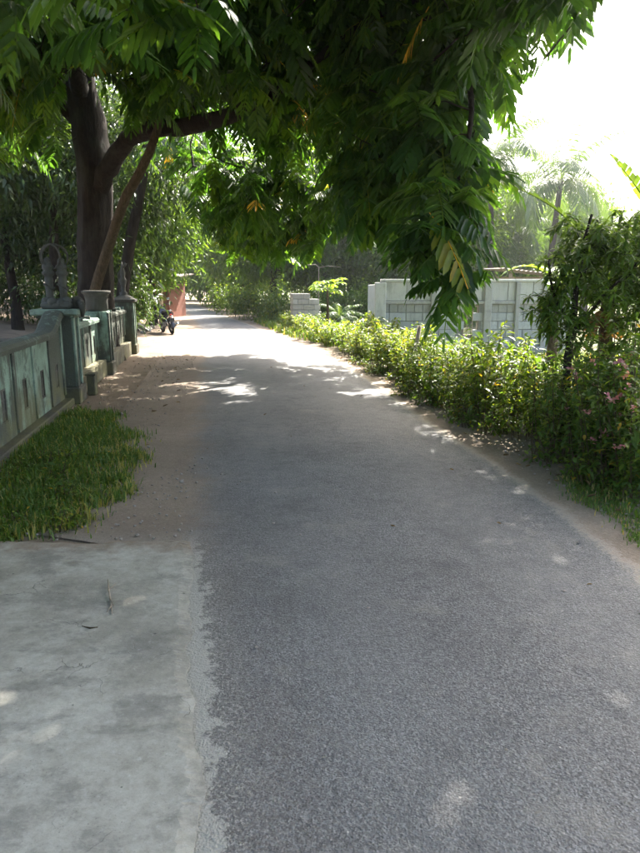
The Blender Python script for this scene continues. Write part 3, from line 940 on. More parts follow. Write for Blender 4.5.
# ---- the big shade tree over the road
def shade_tree():
    base = np.array([-4.93, 14.5, 0.05])
    root = empty('shade_tree', base)
    tag(root, 'big dark trunked tree behind the garden wall spreading long pinnate leaves over the road', 'tree')
    tm = MB()
    limbs = []
    limbs.append(limb(tm, [(*base - [0, 0, 0.2], 0.50), (-4.93, 14.5, 0.6, 0.40), (-4.90, 14.5, 2.2, 0.36), (-4.75, 14.4, 4.2, 0.36), (-4.85, 14.2, 5.6, 0.30), (-4.6, 13.7, 7.2, 0.2), (-3.8, 13, 8.4, 0.1)], 44, 28, 0.012, 0.07))
    limbs.append(limb(tm, [(-4.75, 14.4, 3.5, 0.20), (-4.3, 14.0, 4.05, 0.19), (-3.5, 13.3, 4.5, 0.16), (-2.2, 12.3, 4.45, 0.145), (-1.2, 11.4, 4.45, 0.12), (-0.3, 10.6, 4.75, 0.095), (0.9, 9.5, 5.2, 0.07), (2.0, 8.6, 5.3, 0.045)], 36, 16, 0.015, 0.06))
    limbs.append(limb(tm, [(-2.2, 12.3, 4.4, 0.10), (-1.2, 12.8, 4.9, 0.085), (0.1, 14.0, 5.3, 0.07), (1.3, 15.8, 5.6, 0.05), (2.0, 17.4, 5.4, 0.03)], 20, 8, 0.01))
    limbs.append(limb(tm, [(-4.85, 14.2, 5.4, 0.19), (-4.5, 12.6, 6.0, 0.15), (-3.8, 10.4, 6.2, 0.11), (-2.9, 8.0, 6.0, 0.08), (-1.8, 5.8, 5.2, 0.055), (-1.2, 4.6, 4.2, 0.03)], 24, 8, 0.015))
    limbs.append(limb(tm, [(-4.7, 13.9, 6.6, 0.15), (-3.0, 12.8, 7.3, 0.11), (-0.6, 11.0, 7.6, 0.08), (1.6, 8.8, 7.6, 0.06), (3.6, 7.4, 7.3, 0.035)], 24, 8, 0.015))
    limbs.append(limb(tm, [(0.9, 9.5, 5.2, 0.06), (1.6, 8.8, 4.7, 0.045), (1.75, 8.1, 3.8, 0.034), (1.55, 7.6, 2.7, 0.022), (1.35, 7.3, 1.9, 0.012)], 18, 6, 0.01))
    limbs.append(limb(tm, [(-0.6, 11.0, 7.6, 0.08), (1.6, 11.4, 7.8, 0.06), (3.6, 11.0, 7.7, 0.045), (4.6, 9.4, 7.6, 0.03)], 14, 7, 0.01))
    limbs.append(limb(tm, [(-3.3, 9.2, 6.1, 0.08), (-4.0, 6.4, 6.5, 0.06), (-4.4, 3.6, 6.4, 0.04), (-2.6, 2.2, 6.7, 0.03)], 14, 7, 0.01))
    limbs.append(limb(tm, [(-4.9, 14.5, 4.9, 0.16), (-6.0, 13.6, 5.8, 0.11), (-7.2, 12.4, 6.2, 0.07)], 12, 8, 0.01))
    limbs.append(limb(tm, [(-4.85, 14.3, 6.0, 0.14), (-5.0, 16.4, 7.0, 0.09), (-4.2, 18.6, 7.2, 0.05)], 12, 8, 0.01))
    # shoots in the crown's lobes
    blobs = [  # centre, radii, shoots, leaf scale, near ok
        ((1.7, 9.6, 5.2), (2.0, 1.8, 0.9), 42, 0.8, 0),
        ((-4.2, 10.2, 5.1), (2.4, 2.2, 1.0), 80, 0.8, 0),
        ((-1.2, 10.2, 5.2), (2.4, 1.8, 0.75), 46, 0.8, 0),
        ((0.6, 11.4, 5.4), (2.6, 1.6, 0.9), 38, 0.8, 0),
        ((-2.6, 12.0, 5.6), (2.4, 1.8, 0.9), 46, 0.8, 0),
        ((1.7, 8.4, 3.9), (0.66, 0.9, 1.2), 24, 0.85, 1),
        ((1.38, 7.5, 2.3), (0.32, 0.5, 0.95), 11, 0.85, 1),
        ((0.1, 12.7, 4.95), (2.4, 1.2, 0.65), 34, 0.78, 0),
        ((-2.4, 13.4, 4.8), (1.5, 1.0, 0.5), 22, 0.78, 0),
        ((2.0, 12.4, 5.2), (1.3, 1.2, 0.7), 22, 0.78, 0),
        ((-1.2, 14.2, 3.9), (1.5, 1.3, 0.8), 30, 0.78, 0),
        ((1.2, 13.8, 3.9), (1.4, 1.3, 0.9), 34, 0.78, 0),
        ((-1.4, 16.6, 3.6), (1.6, 1.4, 0.9), 40, 0.78, 0),
        ((0.7, 15.6, 3.5), (1.4, 1.3, 0.9), 36, 0.78, 0),
        ((-1.6, 16.8, 3.0), (1.3, 1.0, 0.6), 34, 0.78, 0),
        ((0.3, 16.0, 2.95), (1.3, 1.0, 0.6), 32, 0.78, 0),
        ((-2.6, 15.4, 3.7), (1.0, 1.0, 0.7), 26, 0.78, 0),
        ((-3.0, 16.6, 4.7), (1.8, 1.8, 1.3), 22, 0.8, 0),
        ((-1.0, 4.5, 3.42), (0.6, 0.3, 0.2), 5, 0.8, 1),
        ((0.75, 9.7, 3.8), (0.8, 0.9, 0.95), 17, 0.8, 0),
        ((0.95, 9.1, 3.0), (0.45, 0.6, 0.5), 11, 0.8, 0),
        ((-2.1, 5.4, 3.95), (0.9, 0.6, 0.3), 4, 0.8, 1),
        ((2.4, 6.8, 4.5), (0.9, 0.8, 0.45), 16, 0.8, 1),
        ((-6.2, 12.0, 5.2), (2.2, 2.6, 1.3), 90, 0.85, 0),
        ((-0.9, 11.4, 7.6), (3.6, 2.6, 1.0), 36, 1.2, 0),
        ((-4.0, 11.5, 7.6), (3.0, 4.0, 1.2), 90, 1.1, 0),
        ((-4.8, 6.6, 6.6), (2.4, 3.0, 1.0), 70, 1.1, 0),
        ((-4.5, 2.6, 6.2), (2.6, 2.6, 0.9), 70, 1.1, 0),
        ((-1.0, 2.0, 6.8), (2.6, 2.2, 0.8), 40, 1.1, 0),
        ((2.2, 0.6, 6.2), (2.8, 2.4, 0.8), 50, 1.1, 0),  # this lobe and the next: unseen, added to block sky light from behind
        ((-3.2, -1.2, 6.0), (3.0, 2.6, 0.8), 50, 1.1, 0),
        ((-5.8, 3.5, 4.6), (1.6, 3.0, 1.2), 50, 1.0, 0),
    ]
    tips, tls, tnear = [], [], []
    for c, r, n, lsc, nok in blobs:
        tls.append(np.full(n, lsc)); tnear.append(np.full(n, bool(nok)))
        q = unit(rng.normal(0, 1, (n, 3))) * (rng.random(n) ** (1 / 2.4))[:, None]
        tips.append(np.array(c) + q * np.array(r))
    # the even top storey that keeps the road in shade
    gx, gy = np.meshgrid(np.arange(-3.6, 2.5, 0.56), np.arange(-0.8, 8.0, 0.56))
    g = np.stack([gx.ravel(), gy.ravel()], 1) + rng.uniform(-0.22, 0.22, (gx.size, 2))
    g = g[rng.random(len(g)) > np.where(g[:, 1] > 5.2, 0.45, np.where((g[:, 0] > 0.9) & (g[:, 1] > 1.8), 0.34, 0.12))]
    gx, gy = np.meshgrid(np.arange(-3.4, 0.6, 0.85), np.arange(-0.6, 4.2, 0.85))
    g = np.vstack([g, np.stack([gx.ravel(), gy.ravel()], 1) + rng.uniform(-0.3, 0.3, (gx.size, 2))])
    zt = rng.uniform(6.2, 7.9, len(g))
    tips.append(np.column_stack([g + zt[:, None] * SDIR[None, :2] / SDIR[2], zt]))
    tls.append(np.full(len(g), 1.3)); tnear.append(np.zeros(len(g), bool))
    tips = np.concatenate(tips); tls = np.concatenate(tls); tnear = np.concatenate(tnear)
    # leaves of every shoot
    per = 7
    P = np.repeat(tips, per, 0) + rng.normal(0, 0.05, (len(tips) * per, 3))
    sid = np.repeat(np.arange(len(tips)), per)
    n = len(P)
    yaw = np.tile(np.arange(per) * 2.4, len(tips)) + rng.uniform(0, 0.9, n) + np.repeat(rng.uniform(0, 6.28, len(tips)), per)
    PIT = np.array([0.35, 0.05, -0.30, -0.65, -1.0])
    pv = rng.choice(5, n, p=[0.12, 0.22, 0.28, 0.23, 0.15])
    L = rng.uniform(0.55, 0.92, n) * np.repeat(tls, per)
    pit = PIT[pv]
    mid = P + np.stack([np.cos(yaw) * np.cos(pit), np.sin(yaw) * np.cos(pit), np.sin(pit) - 0.25], 1) * (L * 0.6)[:, None]
    end = P + np.stack([np.cos(yaw) * np.cos(pit), np.sin(yaw) * np.cos(pit), np.sin(pit) - 0.5], 1) * L[:, None]
    keep = np.ones(n, bool)
    # the crown's outline: open sky right, open view under it
    free = [(612, -30), (575, 40), (528, 84), (506, 130), (534, 172), (532, 214), (506, 255), (494, 312), (446, 356), (424, 358), (398, 318), (366, 290), (300, 282), (250, 274), (206, 250), (188, 190), (150, 180), (60, 190), (-200, 150), (-200, 900), (900, 900), (900, -30)]
    stem = [(62, 60), (125, 90), (125, 140), (215, 118), (215, 140), (175, 160), (110, 300), (62, 320)]
    wy = np.repeat(rng.normal(0, 1, len(tips)), per)
    for q in (P, mid, end):
        x, y, f = proj(q)
        y = y + np.where((x > 180) & (x < 420), 15 * wy, 5 * wy)
        keep &= ~(inpoly(x, y, free) & (f > 0.2))
        keep &= np.repeat(tnear, per) | (f > 7.6) | (y < -25) | (x < -20) | (x > 660) | (f < 0.2)
        keep &= ~(np.repeat(tnear, per) & (x < 330) & (y > 84) & (f > 0.2))
        keep &= ~(inpoly(x, y, stem) & (f > 0.2) & (q[:, 1] < 14.6))
        keep &= np.linalg.norm(q - np.array([0, 0, CAM_H]), axis=1) > 2.6
        gx = q[:, 0] - SDIR[0] / SDIR[2] * q[:, 2]
        gy = q[:, 1] - SDIR[1] / SDIR[2] * q[:, 2]
        keep &= gy < 16.4 - (gx + 3.1) * 1.08 + 0.7 * np.sin(gx * 3.0) + np.repeat(rng.normal(0, 0.8, len(tips)), per)
    P, yaw, pv, L, pit, sid, mid = P[keep], yaw[keep], pv[keep], L[keep], pit[keep], sid[keep], mid[keep]
    used = np.unique(sid)
    tint = np.clip(rng.normal(0.42, 0.2, len(P)), 0.0, 0.92)
    tint = np.where(rng.random(len(P)) < 0.005, rng.uniform(1.1, 1.25, len(P)), tint)
    net = branch_net(limbs, tips[used])
    tm.add(net.v, net.f)
    x, y, f = proj(mid)
    infr = (x > -30) & (x < 670) & (y > -40) & (y < 500) & (f > 0.3)
    score = np.where(infr, L / np.maximum(f, 0.3), 0)
    # of those in view keep the 300 that show largest as leaves of their own
    big = np.argsort(-score)[:298]
    is_big = np.zeros(len(P), bool); is_big[big] = True
    iv = Matrix.Translation(-Vector(base))
    tm.xform(iv).build('trunk', M['bark'], root, True)
    V, T, C = compound(P[~is_big], yaw[~is_big], pit[~is_big], L[~is_big], tint[~is_big])
    tag(link('crown', mesh_np('crown', V - base, T, M['leaf'], C, True), root), kind='stuff')
    variants = {}
    for k in range(5):
        for q in range(4):
            tv = [0.25, 0.45, 0.68, 1.18][q]
            v, t, c = compound(np.zeros((1, 3)), np.zeros(1), PIT[k:k + 1], np.array([0.65]), np.array([tv]), pairs=8 + (k + q) % 2)
            variants[k, q] = mesh_np('compound_leaf', v, t, M['leaf'], c, True)
    for i in np.where(is_big)[0]:
        q = 3 if tint[i] > 1 else (0 if tint[i] < 0.35 else 1 if tint[i] < 0.58 else 2)
        link('compound_leaf', variants[pv[i], q], root, P[i] - base, (rng.normal(0, 0.12), rng.normal(0, 0.12), yaw[i]), float(L[i] / 0.65))
    return root
shade_tree()

def leaf_blob(center, radii, twigs, per, ll, lw, tint_mu, big=False, spread=0.32, shell=2.2, drp=0.3):
    c = np.array(center, float)
    u = unit(rng.normal(0, 1, (twigs, 3)))
    tw = c + u * (rng.random(twigs) ** (1 / shell))[:, None] * np.array(radii)
    P = np.repeat(tw, per, 0) + rng.normal(0, spread * 0.5, (twigs * per, 3))
    n = len(P)
    D = unit(np.repeat(u, per, 0) * 0.6 + rng.normal(0, 0.7, (n, 3)) + np.array([0, 0, -0.35]))
    N = unit(rng.normal(0, 0.5, (n, 3)) + np.array([0, 0, 1]))
    tint = np.clip(rng.normal(tint_mu, 0.18, n) + np.repeat(rng.normal(0, 0.1, twigs), per), 0, 0.95)
    l = ll * rng.uniform(0.7, 1.25, n)
    fn = leaves8 if big else leaves4
    return fn(P, D, N, l, l * lw, drp, tint), tw

def broad_tree(name, label, base, trunk, lobes, ll=0.22, lw=0.42, per=14, mat='leaf_far', bark='bark', tint=0.4, group=None, cat='tree', big=False, spread=0.5):
    """trunk: control points (x,y,z,r) relative to base; lobes: ((x,y,z),(rx,ry,rz),twigs)"""
    root = empty(name, base)
    tag(root, label, cat, group)
    tm = MB()
    limbs = []
    for tr in trunk:
        limbs.append(limb(tm, tr, 14, 8, 0.01))
    parts, tips = [], []
    for c, r, n in lobes:
        # limb from the trunk into the lobe
        allp = np.concatenate(limbs)
        low = allp[allp[:, 2] < c[2] + 0.2] if np.any(allp[:, 2] < c[2] + 0.2) else allp
        s = low[np.argmin(np.linalg.norm(low - np.array(c), axis=1))]
        e = np.array(c)
        rb = 0.03 + 0.012 * np.linalg.norm(e - s)
        limbs.append(limb(tm, [(*s, rb), (*(s * 0.5 + e * 0.5 + rng.normal(0, 0.1, 3)), rb * 0.7), (*e, rb * 0.35)], 8, 6))
        q, tw = leaf_blob(c, r, n, per, ll, lw, tint, big, spread)
        parts.append(q)
        tips.append(tw[:: max(1, n // 14)])
    net = branch_net(limbs, np.concatenate(tips), 0.006, 0.025, 4)
    tm.add(net.v, net.f)
    tm.build('trunk', M[bark], root, True)
    V, T, C = join(parts)
    tag(link('crown', mesh_np('crown', V, T, M[mat], C, big), root), kind='stuff')
    return root
def lobes_for(h, r, z0, n, twigs):
    out = []
    for k in range(n):
        a = k * 2.4 + random.uniform(-0.4, 0.4)
        f = (k + 0.5) / n
        z = z0 + (h - z0) * (0.12 + 0.8 * f)
        rr = r * (0.75 if f < 0.7 else 0.4) * random.uniform(0.6, 1.0)
        s = r * random.uniform(0.45, 0.7)
        out.append(((rr * math.cos(a), rr * math.sin(a), z), (s, s, s * 0.75), twigs))
    return out

# leaning slender tree beside the big trunk
b = np.array([-4.95, 13.75, 0.05])
broad_tree('leaning_tree', 'slender brown trunk leaning out from the big dark trunk over the wall', b,
           [[(0, 0, 0, 0.13), (0.12, -0.1, 0.9, 0.115), (0.55, -0.35, 2.0, 0.105), (1.1, -0.7, 3.0, 0.095), (1.85, -1.05, 4.1, 0.08), (2.2, -1.2, 5.0, 0.05)]],
           [((2.4, -1.2, 5.4), (0.9, 0.9, 0.5), 50), ((1.6, -0.8, 5.6), (0.8, 0.8, 0.5), 40)], 0.2, 0.35, 12, 'leaf', 'bark_brown', 0.4)
# second dark trunk farther on behind the wall
b = np.array([-5.35, 17.4, 0.05])
broad_tree('yard_tree', 'dark stemmed bushy tree just past the last wall pillar', b,
           [[(0, 0, -0.1, 0.22), (0.1, 0, 1.2, 0.17), (0.35, 0.1, 2.6, 0.15), (0.75, 0.2, 4.2, 0.12), (0.9, 0.3, 5.4, 0.07)]],
           [((0.2, 0.8, 3.6), (1.0, 0.9, 0.8), 90), ((1.2, 1.4, 4.6), (1.1, 1.1, 0.9), 100), ((-0.9, 0.5, 4.6), (1.2, 1.1, 1.0), 100), ((0.4, 1.2, 5.8), (1.3, 1.2, 0.9), 100), ((-0.3, 0.9, 2.2), (0.75, 0.7, 0.6), 70), ((0.2, 1.5, 1.2), (0.5, 0.5, 0.5), 40)], 0.21, 0.30, 14, 'leaf_dark', 'bark', 0.42)

# trees along the left of the road and behind the yard
def std_trunk(h, r, lean=(0.2, 0.1)):
    return [[(0, 0, -0.15, r * 1.35), (lean[0] * 0.1, 0, h * 0.15, r), (lean[0] * 0.5, lean[1] * 0.5, h * 0.45, r * 0.75), (lean[0], lean[1], h * 0.85, r * 0.3)]]
def gz(x, y):
    return float(ground_z(np.array([x]), np.array([y]))[0])
def roadside(name, label, x, y, h, r, z0, nl, tw, **k):
    tr = k.pop('tr', 0.17)
    return broad_tree(name, label, (x, y, gz(x, y)), std_trunk(h, tr, (random.uniform(-.4, .4), random.uniform(-.4, .4))), lobes_for(h, r, z0, nl, tw), **k)
roadside('overhanging_tree', 'leafy green tree overhanging the parked motorbike', -7.1, 24.8, 7.2, 2.6, 2.7, 13, 95, ll=0.26, lw=0.32, mat='leaf_far', tint=0.52)
roadside('overhanging_tree', 'bright leaved tree leaning over the road before the red shuttered kiosk', -8.9, 29.5, 7.8, 2.7, 1.5, 13, 95, ll=0.24, lw=0.36, tint=0.5)
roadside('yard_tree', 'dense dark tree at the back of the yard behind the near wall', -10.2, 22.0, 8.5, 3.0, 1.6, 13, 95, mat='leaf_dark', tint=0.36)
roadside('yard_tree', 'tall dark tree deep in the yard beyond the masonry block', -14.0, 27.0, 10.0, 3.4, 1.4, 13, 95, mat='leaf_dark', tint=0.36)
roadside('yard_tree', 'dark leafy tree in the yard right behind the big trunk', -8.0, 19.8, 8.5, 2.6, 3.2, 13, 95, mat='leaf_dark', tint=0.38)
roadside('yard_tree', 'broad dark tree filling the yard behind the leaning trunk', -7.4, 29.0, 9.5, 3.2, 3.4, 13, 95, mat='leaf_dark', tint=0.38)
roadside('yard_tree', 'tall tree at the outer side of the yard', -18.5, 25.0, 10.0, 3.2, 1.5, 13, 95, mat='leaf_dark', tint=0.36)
roadside('roadside_tree', 'hazy green tree past the kiosk where the road bends', -15.5, 45.0, 10.0, 3.6, 1.8, 13, 95, ll=0.28, tint=0.5)
roadside('roadside_tree', 'tall hazy tree closing the view at the far bend', -10.5, 66.0, 13.0, 5.0, 1.2, 13, 95, ll=0.4, tint=0.5)
roadside('roadside_tree', 'pale tree beyond the far end of the road', -22.0, 78.0, 14.0, 6.0, 1.0, 13, 95, ll=0.45, tint=0.55)
# shrubs at the rim of the yard
for k, (x, y, lab) in enumerate([(-11.5, 24.5, 'dim bush at the back of the yard left of the dark tree'), (-14.5, 24.0, 'wide dim bush under the tall yard tree'), (-8.6, 24.0, 'low bush at the yard edge near the overhanging tree'), (-17.5, 29.0, 'dim bush at the outermost corner of the yard'), (-7.15, 19.9, 'low leafy bush by the rubble past the last pillar')]):
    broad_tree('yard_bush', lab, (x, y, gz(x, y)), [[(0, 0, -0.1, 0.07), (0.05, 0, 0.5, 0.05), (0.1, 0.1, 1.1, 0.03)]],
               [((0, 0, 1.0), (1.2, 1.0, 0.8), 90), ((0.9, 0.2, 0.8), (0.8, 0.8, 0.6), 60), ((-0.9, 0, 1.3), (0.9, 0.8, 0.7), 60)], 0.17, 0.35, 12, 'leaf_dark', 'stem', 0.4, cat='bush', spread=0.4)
roadside('roadside_tree', 'low crowned tree right of the far road end', -8.6, 57.0, 8.0, 3.4, 0.5, 12, 95, ll=0.34, tint=0.5)
roadside('roadside_tree', 'dense tree filling the gap beyond the far bend', -15.0, 82.0, 12.0, 5.5, 0.2, 13, 95, ll=0.5, tint=0.5)
roadside('roadside_tree', 'dense tree left of the far bend behind the kiosk', -19.0, 60.0, 11.0, 4.5, 0.4, 13, 95, ll=0.4, tint=0.45)
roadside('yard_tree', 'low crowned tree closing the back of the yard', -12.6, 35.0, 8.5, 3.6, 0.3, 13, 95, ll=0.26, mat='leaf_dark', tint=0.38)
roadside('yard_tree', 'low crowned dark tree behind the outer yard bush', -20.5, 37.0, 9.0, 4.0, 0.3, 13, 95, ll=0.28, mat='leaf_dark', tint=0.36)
# wood on the right of the bend
wood = [(-2.6, 36.0, 9.0, 3.0, 1.4, 'slim trunked tree on the right of the road bend'), (0.3, 33.5, 9.0, 3.0, 0.8, 'dark tree behind the concrete block stub'), (3.2, 33.0, 9.5, 3.1, 0.3, 'dark tree behind the papaya and the cycad'), (6.0, 31.0, 7.6, 2.7, 0.2, 'dark tree behind the end post of the block house'),
        (-5.6, 47.0, 10.5, 3.6, 1.2, 'hazy tree past the wood where the road narrows'), (1.5, 44.0, 11.5, 4.0, 1.0, 'tall tree deep in the wood behind the block stub'), (6.5, 42.0, 10.5, 3.8, 1.0, 'deep shaded tree behind the block house'), (-3.8, 60.0, 12.0, 5.0, 0.8, 'far tree seen through the gap above the bend'), (10.5, 46.0, 8.0, 3.6, 0.8, 'pale tree standing far behind the palms'), (8.8, 34.5, 6.4, 2.6, 0.6, 'leafy tree under the palms behind the block house'), (14.5, 36.0, 6.2, 3.0, 0.5, 'rounded tree behind the garden tree and the palms'), (17.0, 52.0, 8.0, 4.0, 0.8, 'pale rounded tree far behind the small garden tree')]
for x, y, h, r, z0, lab in wood:
    roadside('wood_tree', lab, x, y, h, r, z0, 13, 95, ll=0.26 if y < 40 else 0.36, tint=0.42, tr=0.2)
for x, y, lab in [(-3.2, 33.5, 'pale green bush at the right verge before the bend'), (-1.2, 29.5, 'bright low bush on the verge beside the block stub'), (2.6, 28.5, 'dim bush behind the cycad'), (-5.2, 40.0, 'low bush along the verge at the bend'), (1.2, 29.0, 'dense dim bush directly behind the papaya'), (3.9, 28.6, 'tall dim bush behind the end post of the block house'), (5.0, 27.0, 'shaded bush between the wood and the block house')]:
    broad_tree('verge_bush', lab, (x, y, 0), [[(0, 0, -0.1, 0.06), (0.05, 0, 0.4, 0.04), (0.1, 0.1, 0.9, 0.02)]],
               [((0, 0, 0.8), (1.2, 1.0, 0.8), 100), ((0.8, 0.3, 0.7), (0.8, 0.7, 0.7), 60), ((-0.8, 0, 1.1), (0.9, 0.8, 0.9), 70)], 0.16, 0.4, 12, 'leaf_far' if x > -1 else 'leaf_hedge', 'stem', 0.5, cat='bush', spread=0.4)

# ---- small garden tree on the right, leaves in rosettes
def garden_tree():
    base = np.array([2.52, 6.35, 0.02])
    root = tag(empty('garden_tree', base), 'small tree with thin dark leaves rising from the flowering hedge', 'tree')
    tm = MB()
    limbs = [limb(tm, [(0, 0, -0.1, 0.055), (-0.05, 0.05, 0.45, 0.045), (-0.02, 0.15, 0.9, 0.04), (0.04, 0.25, 1.3, 0.034), (0.12, 0.35, 1.9, 0.022), (0.2, 0.4, 2.3, 0.012)], 18, 9, 0.006)]
    limbs.append(limb(tm, [(0.02, 0.2, 1.1, 0.022), (0.35, 0.3, 1.5, 0.017), (0.75, 0.45, 1.85, 0.01)], 8, 6))
    limbs.append(limb(tm, [(0.02, 0.2, 1.2, 0.02), (-0.15, 0.3, 1.5, 0.015), (-0.2, 0.4, 1.85, 0.01)], 8, 6))
    limbs.append(limb(tm, [(0.1, 0.3, 1.7, 0.018), (0.5, 0.7, 2.0, 0.012), (0.9, 0.9, 2.2, 0.008)], 8, 6))
    tips = []
    gb = [((0.15, 0.3, 1.65), (0.5, 0.5, 0.42), 70), ((-0.14, 0.3, 1.35), (0.30, 0.4, 0.30), 50), ((0.05, 0.2, 1.15), (0.24, 0.26, 0.18), 24), ((1.0, 0.75, 1.45), (0.4, 0.5, 0.5), 60), ((0.78, 0.35, 1.25), (0.35, 0.4, 0.42), 45), ((1.1, 0.6, 2.1), (0.4, 0.4, 0.3), 50)]
    for k in range(30):
        gb.append(((rng.uniform(0.0, 1.35), rng.uniform(0.1, 1.0), rng.uniform(1.6, 2.25) + 0.12 * math.sin(k * 2.1)), tuple(rng.uniform(0.16, 0.34, 3)), 15))
    for c, r, n in gb:
        u = unit(rng.normal(0, 1, (n, 3))) * (rng.random(n) ** (1 / 2.6))[:, None]
        tips.append(np.array(c) + u * np.array(r))
    tips = np.concatenate(tips)
    net = branch_net(limbs, tips, 0.003, 0.012, 4)
    tm.add(net.v, net.f)
    tm.build('trunk', M['bark'], root, True)
    per = 13
    P = np.repeat(tips, per, 0) + rng.normal(0, 0.012, (len(tips) * per, 3))
    n = len(P)
    yaw = np.tile(np.arange(per) * 2.4, len(tips)) + rng.uniform(0, 0.7, n)
    pit = np.tile(np.linspace(0.9, -0.7, per), len(tips)) + rng.normal(0, 0.2, n)
    D = np.stack([np.cos(yaw) * np.cos(pit), np.sin(yaw) * np.cos(pit), np.sin(pit)], 1)
    N = np.stack([-np.cos(yaw) * np.sin(pit), -np.sin(yaw) * np.sin(pit), np.cos(pit)], 1) + rng.normal(0, 0.2, (n, 3))
    l = rng.uniform(0.075, 0.135, n)
    V, T, C = leaves8(P, D, N, l, l * 0.27, 0.35, np.clip(rng.normal(0.42, 0.2, n), 0, 0.9))
    tag(link('crown', mesh_np('crown', V, T, M['leaf_far'], C, True), root), kind='stuff')
garden_tree()

# ---- hedge: upright leafy stems
def shrub_mesh(h, r, stems, lpst, ll, lw, mat, tint, flowers=0):
    tm = MB()
    PP, DD, NN, LL = [], [], [], []
    fl = []
    for s in range(stems):
        a = rng.uniform(0, 6.28); q = r * 0.75 * math.sqrt(rng.random())
        b = np.array([q * math.cos(a), q * math.sin(a), -0.03])
        hh = h * rng.uniform(0.6, 1.08)
        lean = np.array([math.cos(a), math.sin(a)]) * rng.uniform(0.02, 0.28) * hh + rng.normal(0, 0.05, 2)
        p = np.array([b, b + [lean[0] * 0.3, lean[1] * 0.3, hh * 0.4], b + [lean[0], lean[1], hh]])
        c = curve_pts([(*k, 0.008 - 0.0028 * i) for i, k in enumerate(p)], 5)
        tm.tube(c[:, :3], np.maximum(c[:, 3], 0.002), 4, cap=False)
        n = lpst
        u = rng.uniform(0.22, 1.0, n) ** 0.8
        X = np.stack([np.interp(u, np.linspace(0, 1, 6), c[:, k]) for k in range(3)], 1)
        X += rng.normal(0, 0.045, (n, 3)) * np.array([1, 1, 0.5])
        yaw = rng.uniform(0, 6.28, n)
        pit = rng.normal(0.1, 0.5, n)
        D = np.stack([np.cos(yaw) * np.cos(pit), np.sin(yaw) * np.cos(pit), np.sin(pit)], 1)
        PP.append(X + D * 0.01); DD.append(D)
        NN.append(np.array([0, 0, 1.0]) + rng.normal(0, 0.3, (n, 3)))
        LL.append(ll * rng.uniform(0.6, 1.25, n))
        fl.append(X[np.argmax(u)] + [0, 0, 0.02])
    P, D, N, l = (np.concatenate(k) for k in (PP, DD, NN, LL))
    V, T, C = leaves8(P, D, N, l, l * lw, 0.3, np.where(rng.random(len(P)) < 0.010, 1.2, np.clip(rng.normal(tint, 0.2, len(P)), 0, 0.95)))
    return mesh_np('foliage', V, T, M[mat], C, True), tm.mesh('stems', M['stem'], True), np.array(fl)
HL = np.array([G(*q)[:2] for q in [(640, 505), (580, 475), (520, 447), (420, 397), (350, 355), (300, 335), (275, 325)]])
HL = np.vstack([[2.55, 3.4], HL])
def hedge_pt(y):
    return np.interp(y, HL[:, 1], HL[:, 0])
near_v = [shrub_mesh(0.90, 0.36, 17, 62, 0.082, 0.36, 'leaf_hedge', 0.46), shrub_mesh(0.98, 0.32, 12, 60, 0.11, 0.30, 'leaf_hedge', 0.55), shrub_mesh(0.80, 0.40, 20, 66, 0.060, 0.50, 'leaf_hedge', 0.6), shrub_mesh(1.05, 0.3, 10, 44, 0.10, 0.46, 'leaf_far', 0.4)]
mid_v = [shrub_mesh(0.78, 0.40, 17, 50, 0.085, 0.42, 'leaf_hedge', 0.52), shrub_mesh(0.70, 0.42, 19, 56, 0.065, 0.5, 'leaf_hedge', 0.66), shrub_mesh(0.9, 0.34, 13, 48, 0.11, 0.33, 'leaf_hedge', 0.72)]
far_v = [shrub_mesh(0.62, 0.5, 16, 40, 0.10, 0.45, 'leaf_hedge', t) for t in (0.55, 0.7)]
def shrub(name, label, group, v, x, y, s, cat='shrub'):
    r = empty(name, (x, y, gz(x, y)), random.uniform(0, 6.28))
    r.scale = (s, s, s * random.uniform(0.88, 1.12))
    tag(r, label, cat, group)
    tag(link('foliage', v[0], r), kind='stuff')
    link('stems', v[1], r)
    return r
y = 4.9
while y < 10.2:
    for row in (0, 1):
        yy = y + random.uniform(-0.12, 0.12) + row * 0.22
        shrub('hedge_shrub', 'tall mixed green shrub in the hedge stretch beside the garden tree', 'hedge shrubs beside the garden tree', random.choice(near_v), hedge_pt(yy) + 0.22 + row * 0.42 + random.uniform(-0.08, 0.08), yy, random.uniform(0.82, 1.12))
    y += 0.46
while y < 17:
    for row in (0, 1):
        yy = y + random.uniform(-0.12, 0.12) + row * 0.25
        shrub('hedge_shrub', 'yellow green shrub in the sunlit stretch of the roadside hedge', 'sunlit hedge shrubs', random.choice(mid_v), hedge_pt(yy) + 0.25 + row * 0.45 + random.uniform(-0.1, 0.1), yy, random.uniform(0.85, 1.15))
    y += 0.55
while y < 27:
    yy = y + random.uniform(-0.15, 0.15)
    shrub('hedge_shrub', 'low bright shrub at the far end of the roadside hedge', 'far hedge shrubs', random.choice(far_v), hedge_pt(yy) + 0.3 + random.uniform(-0.12, 0.12), yy, random.uniform(0.8, 1.15))
    y += 0.7

